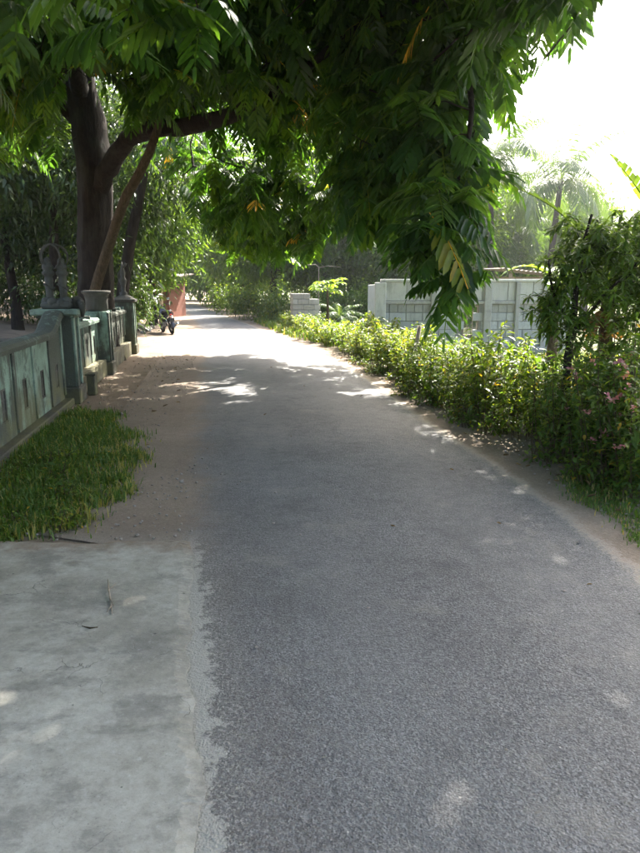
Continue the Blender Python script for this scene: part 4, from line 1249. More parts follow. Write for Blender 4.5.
# flowering shrubs
fm_v = [shrub_mesh(1.25, 0.38, 18, 62, 0.075, 0.42, 'leaf_hedge', t) for t in (0.34, 0.42)]
def flower_mesh():
    n = 9
    P = rng.normal(0, 0.012, (n, 3))
    yaw = np.arange(n) * 2.4
    D = np.stack([np.cos(yaw), np.sin(yaw), rng.uniform(0.1, 1.0, n)], 1)
    V, T, C = leaves8(P, D, np.array([[0, 0, 1.0]] * n) + rng.normal(0, 0.2, (n, 3)), rng.uniform(0.03, 0.045, n), rng.uniform(0.022, 0.03, n), 0.2, rng.uniform(0.2, 0.9, n))
    return mesh_np('flower', V, T, M['pink'], C, True)
fmesh = [flower_mesh() for _ in range(3)]
for k, (x, y, s, lab) in enumerate([(2.48, 5.4, 0.95, 'tall pink flowering shrub at the open end of the hedge'), (2.62, 5.95, 0.92, 'pink flowering shrub beside the foot of the garden tree'), (2.9, 6.35, 1.0, 'pink flowering shrub in front of the banana stem'), (2.85, 5.6, 1.0, 'bushy flowering shrub behind the open end of the hedge'), (3.3, 6.9, 1.15, 'tall leafy flowering shrub beside the banana plant'), (2.55, 4.95, 0.9, 'flowering shrub nearest the grassy verge')]):
    v = fm_v[k % 2]
    r = shrub('flowering_shrub', lab, None, v, x, y, s)
    r.rotation_euler.z = 0
    for i in rng.choice(len(v[2]), 9, replace=False):
        fp = v[2][i] * np.array([0.7, 0.7, rng.uniform(0.4, 0.95)]) + np.array([rng.uniform(-0.28, 0.02), rng.uniform(-0.36, -0.16), 0])
        link('flower', fmesh[i % 3], r, fp, (rng.normal(0, 0.4), rng.normal(0, 0.4), rng.uniform(0, 6)), float(rng.uniform(0.8, 1.3)))

# ---- banana plants
def blade(L, Wd, arch, droop, lobes=26, tear=0.25):
    """banana leaf: midrib + two torn half blades, along +x"""
    s = np.linspace(0, 1, lobes)
    ang = 1.25 - droop * s
    dx, dz = np.cos(ang), np.sin(ang)
    x = np.concatenate([[0], np.cumsum((dx[1:] + dx[:-1]) / 2)]) * L / lobes
    z = np.concatenate([[0], np.cumsum((dz[1:] + dz[:-1]) / 2)]) * L / lobes
    V, T, C = [], [], []
    for sg in (-1, 1):
        for k in range(lobes - 1):
            w0 = Wd * math.sin(math.pi * min(1, 0.06 + 0.94 * s[k])) ** 0.6 * 0.5
            w1 = Wd * math.sin(math.pi * min(1, 0.06 + 0.94 * s[k + 1])) ** 0.6 * 0.5
            if s[k] < 0.12: w0 *= s[k] / 0.12
            if s[k + 1] < 0.12: w1 *= s[k + 1] / 0.12
            fold = arch + rng.normal(0, 0.05)
            gap = 0.0 if rng.random() > tear else 0.35
            o = len(V)
            V += [(x[k], 0, z[k]), (x[k + 1], 0, z[k + 1]),
                  (x[k + 1] - (x[k + 1] - x[k]) * gap, sg * w1, z[k + 1] + w1 * fold), (x[k], sg * w0, z[k] + w0 * fold)]
            T += [(o, o + 1, o + 2), (o, o + 2, o + 3)]
            C += [0.7, 0.7, 0.45, 0.45]
    return np.array(V), np.array(T), np.array(C), np.stack([x, np.zeros(lobes), z], 1)
def banana(label, x, y, h, r, leaves, dry=1):
    root = tag(empty('banana_plant', (x, y, gz(x, y))), label, 'banana plant')
    MB().tube(curve_pts([(0, 0, -0.1, r * 1.2), (0.02, 0, h * 0.4, r), (0.0, 0.03, h * 0.8, r * 0.8), (0.0, 0.03, h, r * 0.5)], 8)[:, :3], [r * 1.2, r * 1.15, r * 1.1, r, r * .95, r * .9, r * .8, r * .65, r * .45], 10).build('stem', M['bark_brown'], root, True)
    for yaw, L, Wd, droop, z in leaves:
        V, T, C, mid = blade(L, Wd, 0.12, droop)
        lf = link('leaf', mesh_np('leaf', V, T, M['leaf_banana'], C, True), root, (0, 0.03, z), (0, 0, yaw))
        MB().tube(mid, np.linspace(0.022, 0.004, len(mid)), 5).build('midrib', M['leaf_banana'], lf, True)
    for k in range(dry):
        V, T, C, mid = blade(0.75, 0.22, -0.8, 5.2, 16, 0.6)
        link('dry_leaf', mesh_np('dry_leaf', V, T, M['dry_leaf'], C, True), root, (0, 0, h * 0.78), (0, 0, 3.6 + k * 1.1))
    return root
banana('banana plant with brown stem and hanging dry leaves behind the flowering shrubs', 3.32, 7.55, 1.55, 0.085,
       [(0.15, 1.7, 0.50, 1.0, 1.45), (-0.6, 1.3, 0.42, 2.2, 1.4), (1.9, 1.2, 0.4, 2.4, 1.4), (2.75, 1.75, 0.42, 0.9, 1.55), (0.9, 1.5, 0.45, 0.9, 1.5)], 2)
banana('banana plant with a big pale leaf reaching up beside the garden tree', 4.35, 7.9, 1.7, 0.09,
       [(2.85, 1.9, 0.72, 0.45, 1.6), (2.3, 1.5, 0.45, 1.6, 1.55), (0.4, 1.5, 0.45, 1.6, 1.6), (4.3, 1.4, 0.45, 2.0, 1.5)], 1)
banana('banana plant half hidden between the garden tree and the block house', 4.15, 11.6, 1.7, 0.085,
       [(3.05, 1.3, 0.40, 2.2, 1.55), (0.2, 1.3, 0.40, 2.2, 1.5), (1.4, 1.2, 0.4, 1.8, 1.5), (4.4, 1.1, 0.36, 2.6, 1.4)], 1)

# ---- palms
def frond_mesh(L, droop, nl, ll, lw, up=0.9, tint=0.45):
    s = np.linspace(0, 1, 14)
    ang = up - droop * s ** 1.2
    x = np.concatenate([[0], np.cumsum(np.cos(ang[1:]))]) * L / 13
    z = np.concatenate([[0], np.cumsum(np.sin(ang[1:]))]) * L / 13
    u = np.repeat(np.linspace(0.12, 1.0, nl), 2)
    X = np.stack([np.interp(u, s, x), np.zeros(2 * nl), np.interp(u, s, z)], 1)
    a = np.interp(u, s, ang)
    sg = np.tile([1, -1], nl)
    D = np.stack([0.55 * np.cos(a), sg * 0.9, 0.55 * np.sin(a) - rng.uniform(0.1, 0.7, 2 * nl)], 1)
    l = ll * np.sin(np.pi * np.clip(0.15 + 0.8 * u, 0, 1)) ** 0.5 * rng.uniform(0.85, 1.1, 2 * nl)
    N = np.stack([-np.sin(a), np.zeros(2 * nl), np.cos(a)], 1)
    V, T, C = leaves8(X, D, N, l, lw, 0.4, tint + rng.normal(0, 0.08, 2 * nl))
    V2, T2, C2 = [], [], []
    for k in range(13):
        o = len(V2)
        w = 0.022 * (1 - s[k]) + 0.004
        V2 += [(x[k], -w, z[k]), (x[k], w, z[k]), (x[k + 1], w * .9, z[k + 1]), (x[k + 1], -w * .9, z[k + 1])]
        T2 += [(o, o + 1, o + 2), (o, o + 2, o + 3)]
        C2 += [0.7] * 4
    V, T, C = join([(V, T, C), (np.array(V2), np.array(T2), np.array(C2))])
    return mesh_np('frond', V, T, M['leaf_palm'], C, True)
coco = [frond_mesh(2.6, d, 36, 0.62, 0.045, u) for d, u in ((1.2, 1.2), (1.6, 0.8), (1.9, 0.4), (1.7, 0.0))]
def palm(label, x, y, h, n, s, lean):
    root = tag(empty('coconut_palm', (x, y, 0)), label, 'palm')
    MB().tube(curve_pts([(0, 0, -0.2, 0), (lean[0] * 0.2, lean[1] * 0.2, h * 0.35, 0), (lean[0], lean[1], h, 0)], 14)[:, :3], [0.24] + list(np.linspace(0.17, 0.11, 14)), 10).build('trunk', M['bark'], root, True)
    for k in range(n):
        v = min(3, k * 4 // n)
        link('frond', coco[v], root, (lean[0], lean[1], h), (rng.normal(0, 0.1), rng.normal(0, 0.1), k * 2.4 + rng.uniform(-.3, .3)), s * rng.uniform(0.85, 1.1))
palm('tall slender coconut palm standing clear behind the garden tree', 10.3, 30, 6.2, 22, 1.25, (0.3, 0))
palm('coconut palm beside the edge of the big leafy crown', 7.3, 28, 6.6, 22, 1.25, (-0.3, 0.2))
palm('shorter coconut palm behind the flat roofed block house', 9.1, 33, 4.4, 18, 1.1, (0.2, 0))
palm('far coconut palm between the block house and the garden tree', 12.6, 38, 5.6, 16, 1.0, (0.5, 0))

cyc = [frond_mesh(1.15, d, 26, 0.20, 0.022, u, 0.5) for d, u in ((1.3, 1.2), (1.7, 0.9), (2.0, 0.6))]
root = tag(empty('cycad', (0.75, 25.2, 0)), 'low cycad like palm with arching fronds behind the papaya', 'cycad')
MB().lathe([(0.16, -0.05), (0.18, 0.2), (0.13, 0.45), (0.06, 0.5)], n=12).build('trunk', M['bark'], root, True)
for k in range(17):
    link('frond', cyc[k % 3], root, (0, 0, 0.45), (0, 0, k * 2.4), float(rng.uniform(0.85, 1.15)))

# ---- papaya
def papaya():
    root = tag(empty('papaya_tree', (0.23, 21.0, 0)), 'young papaya with a bright green flat crown beside the block stub', 'papaya')
    MB().tube(curve_pts([(0, 0, -0.1, 0), (0.02, 0, 0.8, 0), (0.0, 0.02, 1.7, 0)], 8)[:, :3], np.linspace(0.055, 0.03, 9), 8).build('trunk', M['bark_brown'], root, True)
    def lf():
        V, T, C = [], [], []
        o = 0
        parts = []
        for a in (-2.0, -1.25, -0.6, 0, 0.6, 1.25, 2.0):
            n = 1
            l = np.array([0.26 * (1 - 0.12 * abs(a))])
            parts.append(leaves8(np.zeros((1, 3)), np.array([[math.cos(a), math.sin(a), -0.1]]), np.array([[0, 0, 1.0]]), l, l * 0.5, 0.25, np.array([0.75])))
        V, T, C = join(parts)
        V += np.array([0.36, 0, 0.10])
        st = MB().tube([(0, 0, 0), (0.18, 0, 0.09), (0.37, 0, 0.10)], 0.008, 4)
        v2 = np.array(st.v); t2 = []
        for f in st.f:
            for k in range(1, len(f) - 1): t2.append((f[0], f[k], f[k + 1]))
        V, T, C = join([(V, T, C), (v2, np.array(t2), np.full(len(v2), 0.6))])
        return mesh_np('leaf', V, T, M['leaf_banana'], C, True)
    ms = [lf(), lf()]
    for k in range(16):
        link('leaf', ms[k % 2], root, (0, 0.02, 1.45 + 0.018 * k), (0, rng.uniform(-0.35, 0.35), k * 2.4), float(rng.uniform(0.85, 1.25)))
papaya()

# ================================================================== BUILDINGS ON THE RIGHT
def lay_blocks(parent, x0, x1, z0, z1, yc, th, mesh_cache, mat, bl=0.40, bh=0.20, skip=None):
    row = 0
    z = z0
    while z + bh <= z1 + 1e-6:
        x = x0 - (bl / 2 if row % 2 else 0)
        while x < x1 - 0.02:
            a, b = max(x, x0), min(x + bl, x1)
            if b - a > 0.06 and not (skip and skip((a + b) / 2, z + bh / 2)):
                key = (round(b - a, 2), bh, th, mat)
                if key not in mesh_cache:
                    mesh_cache[key] = MB().box((0, 0, 0), (b - a - 0.014, th, bh - 0.014), 0.006).mesh('block', M[mat])
                link('block', mesh_cache[key], parent, ((a + b) / 2, yc + random.uniform(-0.004, 0.004), z + bh / 2))
            x += bl
        z += bh
        row += 1
MC = {}
def block_house():
    root = tag(empty('block_house', (0, 15.6, 0)), 'unfinished grey block house wall with cast columns and no roof', 'building')
    X0, X1 = 1.45, 5.9
    win = lambda x, z: 3.38 < x < 3.82 and 0.45 < z < 1.2
    mb = MB()
    mb.box(((X0 + 3.40) / 2, 0.06, 0.9), (3.40 - X0, 0.09, 1.72)).box(((3.80 + X1) / 2, 0.06, 0.9), (X1 - 3.80, 0.09, 1.72))
    mb.box((3.6, 0.06, 0.25), (0.40, 0.088, 0.42)).box((3.6, 0.06, 1.49), (0.40, 0.088, 0.54))
    mb.build('mortar_core', M['mortar'], root)
    MB().box(((X0 + X1) / 2, 0.03, 0.10), (X1 - X0, 0.30, 0.24), 0.02).build('footing', M['conc_col'], root)
    lay_blocks(root, X0, X1, 0.225, 1.03, 0.035, 0.10, MC, 'block', skip=win)
    # course of upright bricks under the tie beam
    k = X0
    while k < X1 - 0.1:
        if not win(k + 0.1, 1.1):
            key = ('upright',)
            if key not in MC:
                MC[key] = MB().box((0, 0, 0), (0.186, 0.09, 0.19), 0.005).mesh('block', M['conc_col'])
            link('block', MC[key], root, (k + 0.1, 0.04, 1.128))
        k += 0.2
    MB().box(((X0 + X1) / 2, 0.02, 1.265), (X1 - X0, 0.16, 0.075), 0.008).build('tie_beam', M['conc_col'], root)
    k = X0
    while k < X1 - 0.2:
        key = ('upper',)
        if key not in MC:
            MC[key] = MB().box((0, 0, 0), (0.60 - 0.012, 0.10, 0.43), 0.005).mesh('panel', M['plaster'])
        link('panel', MC[key], root, (min(k, X1 - 0.6) + 0.3, 0.033, 1.525))
        k += 0.6
    MB().box(((X0 + X1) / 2, 0.03, 1.775), (X1 - X0 + 0.04, 0.18, 0.065), 0.01).build('ring_beam', M['plaster'], root)
    for x, w in ((X0 - 0.02, 0.26), (3.98, 0.17), (4.68, 0.10), (5.32, 0.10), (5.85, 0.2), (2.7, 0.14)):
        MB().box((x, -0.01, 0.80 if x != X0 - 0.02 else 0.86), (w, 0.185, 1.87 if x != X0 - 0.02 else 1.74), 0.012).build('column', M['conc_col'] if x != X0 - 0.02 else M['plaster'], root)
    fr = MB().box((3.42, 0.04, 0.83), (0.04, 0.08, 0.74), 0.004).box((3.78, 0.04, 0.83), (0.04, 0.08, 0.74), 0.004).box((3.6, 0.04, 1.18), (0.32, 0.08, 0.04), 0.004).box((3.6, 0.04, 0.48), (0.32, 0.08, 0.04), 0.004)
    w = fr.build('window_frame', M['wood'], root)
    for x in (3.53, 3.66):
        MB().box((x, 0.05, 0.83), (0.022, 0.022, 0.66)).build('window_bar', M['wood'], w)
    # side wall running back
    MB().box((X0 + 0.06, 2.2, 0.85), (0.12, 4.2, 1.68), 0.01).build('side_wall', M['block'], root)
    MB().box((X1 - 0.06, 2.2, 0.85), (0.12, 4.2, 1.68), 0.01).build('side_wall', M['block'], root)
block_house()
def shed():
    root = tag(empty('shed', (6.4, 20.5, 0)), 'low shed with brown tin roof showing over the block house wall', 'shed')
    for x in (-0.75, 0.75):
        for y in (-0.9, 0.9):
            MB().box((x, y, 1.0), (0.09, 0.09, 2.05)).build('post', M['wood'], root)
    MB().box((0, 0.86, 1.0), (1.4, 0.04, 1.9)).build('back_wall', M['wood'], root)
    v, f = [], []
    n = 60
    for k in range(n + 1):
        x = -1.05 + 2.1 * k / n
        z = 2.16 - 0.10 * (x + 1.05) + 0.02 * math.sin(k * 1.6)
        v += [(x, -1.2, z), (x, 1.2, z + 0.05), (x, -1.2, z - 0.012), (x, 1.2, z + 0.038)]
    for k in range(n):
        a = k * 4
        f += [(a, a + 4, a + 5, a + 1), (a + 2, a + 3, a + 7, a + 6), (a, a + 2, a + 6, a + 4), (a + 1, a + 5, a + 7, a + 3)]
    MB().add(v, f).build('roof', M['tin'], root)
shed()
def block_stub():
    root = tag(empty('block_stub', (-0.52, 24.3, 0)), 'short stepped stub of weathered concrete blocks beside the papaya', 'wall')
    root.rotation_euler.z = 0.16
    MB().box((0.02, 0.3, 0.6), (0.93, 0.60, 1.2)).build('mortar_core', M['mortar'], root)
    lay_blocks(root, -0.5, 0.54, 0.0, 1.20, 0.02, 0.12, MC, 'block_tan')
    lay_blocks(root, -0.5, 0.16, 1.20, 1.40, 0.02, 0.12, MC, 'block_tan')
    side = {}
    for r in range(7):
        for k in range(2):
            w = 0.32
            if w not in side: side[w] = MB().box((0, 0, 0), (0.06, w - 0.014, 0.186), 0.006).mesh('block', M['block_tan'])
            link('block', side[w], root, (-0.475, 0.25 + k * 0.33, 0.1 + r * 0.2))
    MB().box((-0.15, 0.36, 1.30), (0.6, 0.5, 0.2), 0.01).build('block', M['block_tan'], root)
block_stub()
def kiosk():
    p = G(172, 314)
    root = tag(empty('kiosk', (-9.75, 36.5, 0), -0.25), 'small cream kiosk with red shutters at the left roadside', 'building')
    MB().box((0, 1.0, 1.0), (3.0, 2.0, 2.0), 0.01).build('wall', M['brick_red'], root)
    for k in range(6):
        MB().box((-1.25 + k * 0.42, -0.035, 1.0), (0.40, 0.05, 1.8), 0.008).build('shutter', M['red_door'], root)
    for x in (-1.42, 1.35):
        MB().box((x, -0.7, 1.0), (0.2, 0.2, 2.0), 0.01).build('post', M['cream'], root)
    v = [(-1.9, -1.2, 2.02), (1.9, -1.2, 2.02), (1.9, 2.4, 2.35), (-1.9, 2.4, 2.35), (-1.9, -1.2, 2.08), (1.9, -1.2, 2.08), (1.9, 2.4, 2.41), (-1.9, 2.4, 2.41)]
    MB().add(v, [(0, 1, 2, 3), (4, 5, 6, 7), (0, 1, 5, 4), (1, 2, 6, 5), (2, 3, 7, 6), (3, 0, 4, 7)]).build('roof', M['tin'], root)
kiosk()

# ================================================================== MOTORBIKE (rear towards the camera)
def motorbike():
    root = tag(empty('motorbike', (-5.50, 23.5, 0.0), R(68)), 'dark parked motorbike with chrome exhaust at the left edge of the road', 'motorbike')
    root.rotation_euler = (R(-8), 0, R(118))
    # local: +x forward, y left, z up
    def wheel(x):
        w = link('wheel', None, root, (x, 0, 0.28))
        a = np.linspace(0, 2 * math.pi, 29)[:-1]
        MB().tube([(0.235 * math.cos(t), 0, 0.235 * math.sin(t)) for t in a], 0.045, 8, closed=True).build('tyre', M['rubber'], w, True)
        mb = MB().tube([(0.19 * math.cos(t), 0, 0.19 * math.sin(t)) for t in a], 0.014, 6, closed=True)
        for k in range(6):
            t = k * math.pi / 3
            mb.tube([(0, 0, 0), (0.19 * math.cos(t), 0, 0.19 * math.sin(t))], 0.011, 5)
        mb.tube([(0, -0.05, 0), (0, 0.05, 0)], 0.045, 10)
        mb.build('rim', M['black_plastic'], w, True)
    wheel(-0.60); wheel(0.62)
    MB().tube([(-0.55, 0, 0.70), (-0.1, 0, 0.55), (0.2, 0, 0.5), (0.42, 0, 0.80)], [0.03, 0.04, 0.045, 0.035], 8).build('frame', M['black_plastic'], root, True)
    MB().box((-0.02, 0, 0.36), (0.42, 0.24, 0.26), 0.05).tube([(0.1, 0, 0.32), (0.26, 0, 0.30)], 0.07, 10).build('engine', M['chrome'], root)
    MB().prism([(-0.78, 0.66), (-0.15, 0.58), (0.1, 0.60), (0.05, 0.72), (-0.3, 0.70), (-0.82, 0.78)], -0.11, 0.11).build('side_panel', M['bike_paint'], root)
    v = MB().tube([(-0.80, 0, 0.82), (-0.5, 0, 0.80), (-0.15, 0, 0.76), (0.12, 0, 0.74)], [0.06, 0.11, 0.12, 0.07], 10)
    v.v = [(x, y * 1.15, 0.79 + (z - 0.79) * 0.5) for x, y, z in v.v]
    v.build('seat', M['seat'], root, True)
    MB().prism([(0.12, 0.62), (0.32, 0.45), (0.46, 0.72), (0.40, 0.96), (0.28, 0.92)], -0.13, 0.13).build('leg_shield', M['bike_paint'], root)
    for sy in (-1, 1):
        MB().tube([(0.62, sy * 0.075, 0.28), (0.48, sy * 0.06, 0.72)], 0.02, 8).build('fork', M['chrome'], root, True)
        MB().tube([(-0.60, sy * 0.09, 0.28), (-0.52, sy * 0.11, 0.66)], 0.024, 8).build('shock_absorber', M['chrome'], root, True)
        mr = link('mirror', None, root, (0.36, sy * 0.27, 1.05))
        MB().tube([(0, 0, -0.05), (-0.02, sy * 0.03, 0.10)], 0.007, 5).build('arm', M['black_plastic'], mr)
        MB().box((-0.02, sy * 0.05, 0.14), (0.03, 0.12, 0.08), 0.012).build('glass', M['glass'], mr)
    MB().tube([(0.30, -0.34, 0.98), (0.36, -0.2, 1.02), (0.40, 0, 0.98), (0.36, 0.2, 1.02), (0.30, 0.34, 0.98)], 0.016, 7).build('handlebar', M['black_plastic'], root, True)
    MB().lathe([(0.02, -0.07), (0.08, -0.05), (0.095, 0.0), (0.085, 0.03)], n=14).xform(Matrix.Translation((0.47, 0, 0.92)) @ Matrix.Rotation(R(90), 4, 'Y')).build('headlight', M['bike_white'], root, True)
    a = np.linspace(R(40), R(165), 12)
    for nm, x, aa in (('front_fender', 0.62, a), ('rear_fender', -0.60, np.linspace(R(20), R(185), 12))):
        v, f = [], []
        for t in aa:
            for yy in (-0.065, 0, 0.065):
                rr = 0.315 - abs(yy) * 0.25
                v.append((x + rr * math.cos(t), yy, 0.28 + rr * math.sin(t)))
        for k in range(len(aa) - 1):
            for j in range(2):
                f.append((k * 3 + j, k * 3 + j + 1, k * 3 + j + 4, k * 3 + j + 3))
        MB().add(v, f).build(nm, M['bike_paint'], root, True)
    MB().box((-0.84, 0, 0.70), (0.05, 0.10, 0.05), 0.015).build('tail_light', M['dark_red_paint'], root)
    MB().box((-0.90, 0, 0.52), (0.012, 0.17, 0.13), 0.004).build('number_plate', M['black_plastic'], root)
    MB().tube([(0.1, -0.10, 0.24), (-0.2, -0.14, 0.22), (-0.45, -0.17, 0.27), (-0.85, -0.19, 0.36)], [0.02, 0.03, 0.055, 0.06], 12).build('exhaust', M['chrome'], root, True)
    MB().tube([(0.0, 0.1, 0.28), (-0.05, 0.26, 0.02)], 0.012, 6).build('side_stand', M['black_plastic'], root)
    MB().tube([(-0.55, 0, 0.80), (-0.82, -0.08, 0.84), (-0.92, 0, 0.86), (-0.82, 0.08, 0.84), (-0.55, 0, 0.80)], 0.012, 6).build('grab_rail', M['chrome'], root, True)
motorbike()

# rubble by the wall end
def rock_mesh(s, mat):
    bm = bmesh.new()
    bmesh.ops.create_icosphere(bm, subdivisions=2, radius=s)
    for v in bm.verts:
        v.co *= 1 + 0.28 * math.sin(v.co.x * 9 / s * 0.3 + v.co.z * 5) + random.uniform(-0.1, 0.1)
        v.co.z *= 0.6
    me = bpy.data.meshes.new('stone'); bm.to_mesh(me); bm.free()
    me.materials.append(M[mat])
    return me
rm_ = [rock_mesh(0.16, 'rock') for _ in range(3)]
for k in range(9):
    q = G(random.uniform(134, 158), random.uniform(322, 334))
    tag(link('rubble_stone', rm_[k % 3], None, (q[0] - 0.15, q[1], 0.05), (0, 0, random.uniform(0, 6)), random.uniform(0.5, 1.2)), 'rough brown stone in the rubble by the last wall pillar', 'stone', 'rubble stones by the wall end')
q = G(148, 331)
tag(MB().box((0, 0, 0.0), (0.75, 0.28, 0.09), 0.02, rot=Matrix.Rotation(0.5, 3, 'Y')).build('broken_slab', M['pale_rock'], None, loc=(q[0] - 0.1, q[1] - 0.5, 0.19), rot=(0, 0, 0.9)), 'pale broken concrete slab lying tilted in the rubble', 'slab')

# post in the hedge and dead branch by the papaya
q = S(410, 340, 9.4)
tag(MB().tube([(0, 0, -0.1), (0.03, 0, 0.5), (0.10, 0, 1.0)], [0.042, 0.038, 0.034], 9).build('fence_post', M['wood'], None, True, loc=(q[0] + 0.22, 10.6, 0)), 'pale leaning wooden post standing in the hedge', 'post')
root = tag(empty('bent_pole', (-0.05, 26.6, 0)), 'thin bare pole with a drooping arm above the papaya', 'pole')
MB().tube([(0, 0, 0), (0, 0, 2.4), (-0.12, 0, 2.52), (-0.5, 0, 2.5), (-0.62, 0, 2.38)], [0.022, 0.018, 0.016, 0.014, 0.01], 7).build('shaft', M['wood'], root, True)
MB().tube([(0, 0, 2.4), (0.35, 0, 2.46), (0.9, 0, 2.42)], [0.016, 0.013, 0.008], 6).build('arm', M['wood'], root, True)

# ================================================================== GRASS, WEEDS, LITTER
def grass(name, poly, n, h0, h1, mat, dry=lambda p: 0.0, z=None, w=0.006, label=None, clump=0.0, ragged=0.06, bare=0.0):
    poly = np.array(poly)
    lo, hi = poly.min(0), poly.max(0)
    P = np.zeros((0, 2))
    cc = rng.uniform(lo, hi, (max(20, n // 60), 2))
    while len(P) < n:
        q = rng.uniform(lo, hi, (n, 2))
        if clump > 0:
            m = rng.random(n) < clump
            q[m] = cc[rng.integers(0, len(cc), m.sum())] + rng.normal(0, 0.07, (m.sum(), 2))
        if bare:
            nv = np.sin(q[:, 0] * 5.3 + 1.7 * np.sin(q[:, 1] * 3.1)) + np.sin(q[:, 1] * 6.1 + 1.3 * np.sin(q[:, 0] * 4.7))
            q = q[rng.random(len(q)) > bare * smooth(0.2, 1.3, nv)]
        jit = rng.normal(0, ragged, q.shape) * (rng.random((len(q), 1)) < 0.5) + ragged * 1.2 * np.stack([np.sin(q[:, 1] * 7 + q[:, 0] * 3), np.sin(q[:, 0] * 8)], 1)
        q = q[inpoly(q[:, 0] + jit[:, 0], q[:, 1] + jit[:, 1], poly.tolist())]
        P = np.vstack([P, q])
    P = P[:n]
    zz = ground_z(P[:, 0], P[:, 1])
    dr = dry(P)
    hh = rng.uniform(h0, h1, n)
    # shorter at the rim
    yaw = rng.uniform(0, 6.28, n)
    lean = rng.uniform(0.1, 0.9, n)
    D = np.stack([np.cos(yaw), np.sin(yaw), np.zeros(n)], 1)
    Sd = np.stack([-np.sin(yaw), np.cos(yaw), np.zeros(n)], 1)
    B = np.column_stack([P, zz - 0.01])
    V = np.zeros((n, 5, 3))
    ww = (w * rng.uniform(0.7, 1.4, n))[:, None]
    V[:, 0] = B - Sd * ww; V[:, 1] = B + Sd * ww
    m = B + D * (hh * lean * 0.3)[:, None] + np.array([0, 0, 1.0]) * (hh * 0.62)[:, None]
    V[:, 2] = m - Sd * ww * 0.75; V[:, 3] = m + Sd * ww * 0.75
    V[:, 4] = B + D * (hh * lean)[:, None] + np.array([0, 0, 1.0]) * (hh * (1 - 0.35 * lean))[:, None]
    T = (np.array([[0, 1, 3], [0, 3, 2], [2, 3, 4]])[None] + (np.arange(n) * 5)[:, None, None]).reshape(-1, 3)
    tint = np.clip(rng.normal(0.4, 0.18, n), 0, 0.92)
    tint = np.where(rng.random(n) < dr, rng.uniform(1.15, 1.28, n), tint)
    o = link(name, mesh_np(name, V.reshape(-1, 3), T, M[mat], np.repeat(tint, 5), True))
    return tag(o, label, 'grass', kind='stuff')
gp = [G(*q)[:2] for q in [(-60, 548), (0, 541), (40, 540), (80, 527), (122, 508), (134, 490), (141, 465), (132, 440), (118, 425), (98, 414), (66, 412), (0, 452), (-60, 480)]]
gp[-2] = (-3.05, 6.25); gp[-1] = (-2.85, 4.6); gp[-3] = (-3.4, 8.5)
rimc = np.array([G(*q)[:2] for q in [(60, 533), (100, 515), (130, 495), (138, 470), (134, 450)]])
def dryf(P):
    d = np.min(np.linalg.norm(P[:, None] - rimc[None], axis=2), 1)
    return 0.12 + 0.40 * np.exp(-(d / 0.28) ** 2)
grass('grass_patch', gp, 24000, 0.03, 0.13, 'grass', dryf, w=0.0045, label='thick green grass patch between garden wall and concrete pavement', clump=0.5, ragged=0.10, bare=0.5)
gr = [G(*q)[:2] for q in [(640, 505), (575, 475), (545, 478), (590, 512), (640, 545), (700, 590), (700, 520)]]
grass('verge_grass', gr, 3600, 0.02, 0.085, 'grass', lambda P: np.full(len(P), 0.15), label='thin grass growing on the right verge below the hedge', clump=0.6, w=0.004)
lawn = [(2.6, 8.3), (2.2, 11), (1.6, 15.3), (9, 15.3), (10, 9), (4, 7.2)]
grass('lawn_grass', lawn, 16000, 0.08, 0.26, 'lawn_blade', lambda P: np.full(len(P), 0.10), label='sunlit lawn grass between the hedge and the block house', clump=0.3, w=0.009)
fv = [(-0.9, 21), (-3.2, 31), (-2.0, 32), (1, 24), (1.4, 19), (0.6, 17)]
grass('roadside_grass', fv, 7000, 0.10, 0.35, 'lawn_blade', lambda P: np.full(len(P), 0.1), label='bright tall grass along the sunlit right verge', w=0.012, clump=0.4)

def litter(name, polys, n, mat, l0, l1, label):
    P = []
    for poly, k in polys:
        poly = np.array(poly); lo, hi = poly.min(0), poly.max(0)
        q = rng.uniform(lo, hi, (k * 8, 2))
        q = q[inpoly(q[:, 0], q[:, 1], poly.tolist())][:k]
        P.append(q)
    P = np.concatenate(P)
    n = len(P)
    yaw = rng.uniform(0, 6.28, n)
    D = np.stack([np.cos(yaw), np.sin(yaw), rng.uniform(-0.1, 0.3, n)], 1)
    N = np.array([0, 0, 1.0]) + rng.normal(0, 0.25, (n, 3))
    l = rng.uniform(l0, l1, n)
    B = np.column_stack([P, np.maximum(ground_z(P[:, 0], P[:, 1]), 0.022) + 0.012])
    V, T, C = leaves8(B, D, N, l, l * 0.36, -0.15, rng.uniform(0.0, 0.9, n), fold=0.5)
    o = link(name, mesh_np(name, V, T, M[mat], C, True))
    return tag(o, label, 'fallen leaves', kind='stuff')
vr = [(2.0, 3.5), (1.9, 5.0), (1.5, 7.5), (1.0, 11.7), (0.2, 16.0), (1.0, 16), (1.6, 10), (2.3, 6.6), (2.6, 4)]
vl = [(-1.6, 5), (-1.9, 9), (-2.9, 15), (-4.3, 16), (-3.9, 11), (-3.3, 9), (-2.4, 7.6), (-1.7, 6)]
litter('leaf_litter', [(vr, 170), (vl, 28)], 0, 'litter', 0.03, 0.09, 'dry brown leaves fallen on the dirt verges')

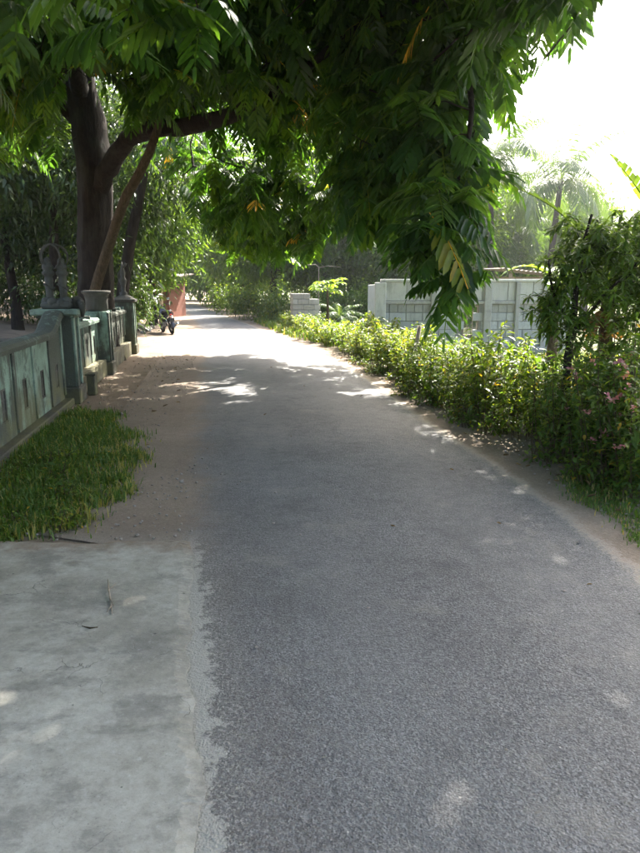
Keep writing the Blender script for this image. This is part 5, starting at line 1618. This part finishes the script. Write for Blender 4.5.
def pebbles():
    bm = bmesh.new()
    bmesh.ops.create_icosphere(bm, subdivisions=1, radius=1)
    bv = np.array([v.co[:] for v in bm.verts]); bf = np.array([[v.index for v in f.verts] for f in bm.faces])
    bm.free()
    P = []
    for poly, k in ((vr, 500), (vl, 500), ([(-0.45, 1.4), (-0.9, 4.0), (-1.4, 7), (1.3, 7.5), (1.8, 4.5), (1.6, 1.4)], 40), ([(-0.9, 3.9), (-2.1, 3.85), (-1.6, 4.4), (-1.2, 6), (-1.0, 5)], 120)):
        poly = np.array(poly)
        q = rng.uniform(poly.min(0), poly.max(0), (k * 8, 2))
        P.append(q[inpoly(q[:, 0], q[:, 1], poly.tolist())][:k])
    P = np.concatenate(P)
    n = len(P)
    s = rng.uniform(0.004, 0.014, n) * np.where(rng.random(n) < 0.04, 1.5, 1)
    V = bv[None] * s[:, None, None] * rng.uniform(0.45, 1.4, (n, len(bv), 1)) * np.array([1, 1, 0.7])
    V += np.column_stack([P, np.maximum(ground_z(P[:, 0], P[:, 1]), 0.022) + 0.003])[:, None]
    T = (bf[None] + (np.arange(n) * len(bv))[:, None, None]).reshape(-1, 3)
    tag(link('gravel', mesh_np('gravel', V.reshape(-1, 3), T, M['rock'])), 'small stones scattered over the dirt verges', 'gravel', kind='stuff')
pebbles()

# weeds at the foot of the hedge
wv_ = [shrub_mesh(0.22, 0.14, 7, 16, 0.05, 0.5, 'leaf_hedge', t) for t in (0.4, 0.55)]
for k in range(34):
    yy = random.uniform(4.6, 15)
    shrub('weed', 'small leafy weed sprouting at the foot of the hedge', 'weeds along the hedge foot', wv_[k % 2], hedge_pt(yy) + random.uniform(-0.22, 0.05), yy, random.uniform(0.6, 1.3), 'weed')

for k in range(12):
    q = gp[2] + (np.array([-2.6, 6.2]) - gp[2]) * random.uniform(0.1, 1.0) + rng.normal(0, 0.22, 2)
    shrub('weed', 'small broad leaved weed growing in the grass patch by the wall', 'weeds in the grass patch', wv_[k % 2], q[0], q[1], random.uniform(0.5, 0.9), 'weed')
rd = [(-0.4, 1.4), (-0.9, 4.5), (-2.0, 11), (-2.6, 15), (0.4, 14), (1.4, 7.5), (1.8, 4.5), (1.6, 1.4)]
litter('road_litter', [(rd, 26)], 0, 'litter', 0.02, 0.06, 'few small dry leaves scattered on the asphalt')

# dry twig and dead leaves on the pavement
p = [G(*q, 0.036) for q in [(108, 580), (109, 592), (111, 603), (112, 614)]]
p[1][2] += 0.012; p[0][2] += 0.004
mb = MB().tube(np.array(p), [0.002, 0.0045, 0.005, 0.002], 6)
for (a, b) in (((109, 590), (116, 583)), ((110, 598), (114, 606)), ((111, 606), (107, 612))):
    mb.tube(np.array([G(*a, 0.042), G(*b, 0.040)]), [0.004, 0.0015], 5)
tag(mb.build('dry_twig', M['wood'], None, True), 'long dry twig lying on the concrete pavement', 'twig')
p = [G(*q, 0.036) for q in [(82, 626), (90, 628), (98, 627)]]
tag(MB().tube(np.array(p), [0.002, 0.004, 0.002], 5).build('twig', M['stem'], None, True), 'short dark twig on the concrete near the long dry one', 'twig')

# ================================================================== HAZE
hz = MB().box((0, 45, 14.5), (180, 200, 31.0))
hm = bpy.data.materials.new('haze_air'); hm.use_nodes = True
hn = hm.node_tree
hn.nodes.clear()
ho = hn.nodes.new('ShaderNodeOutputMaterial')
pv_ = hn.nodes.new('ShaderNodeVolumePrincipled')
pv_.inputs['Color'].default_value = (0.92, 0.96, 1.0, 1)
pv_.inputs['Density'].default_value = 0.0013
pv_.inputs['Anisotropy'].default_value = 0.8
hn.links.new(pv_.outputs[0], ho.inputs['Volume'])
tag(hz.build('haze', hm), 'thin sunlit haze in the air over the road', 'haze', kind='stuff')
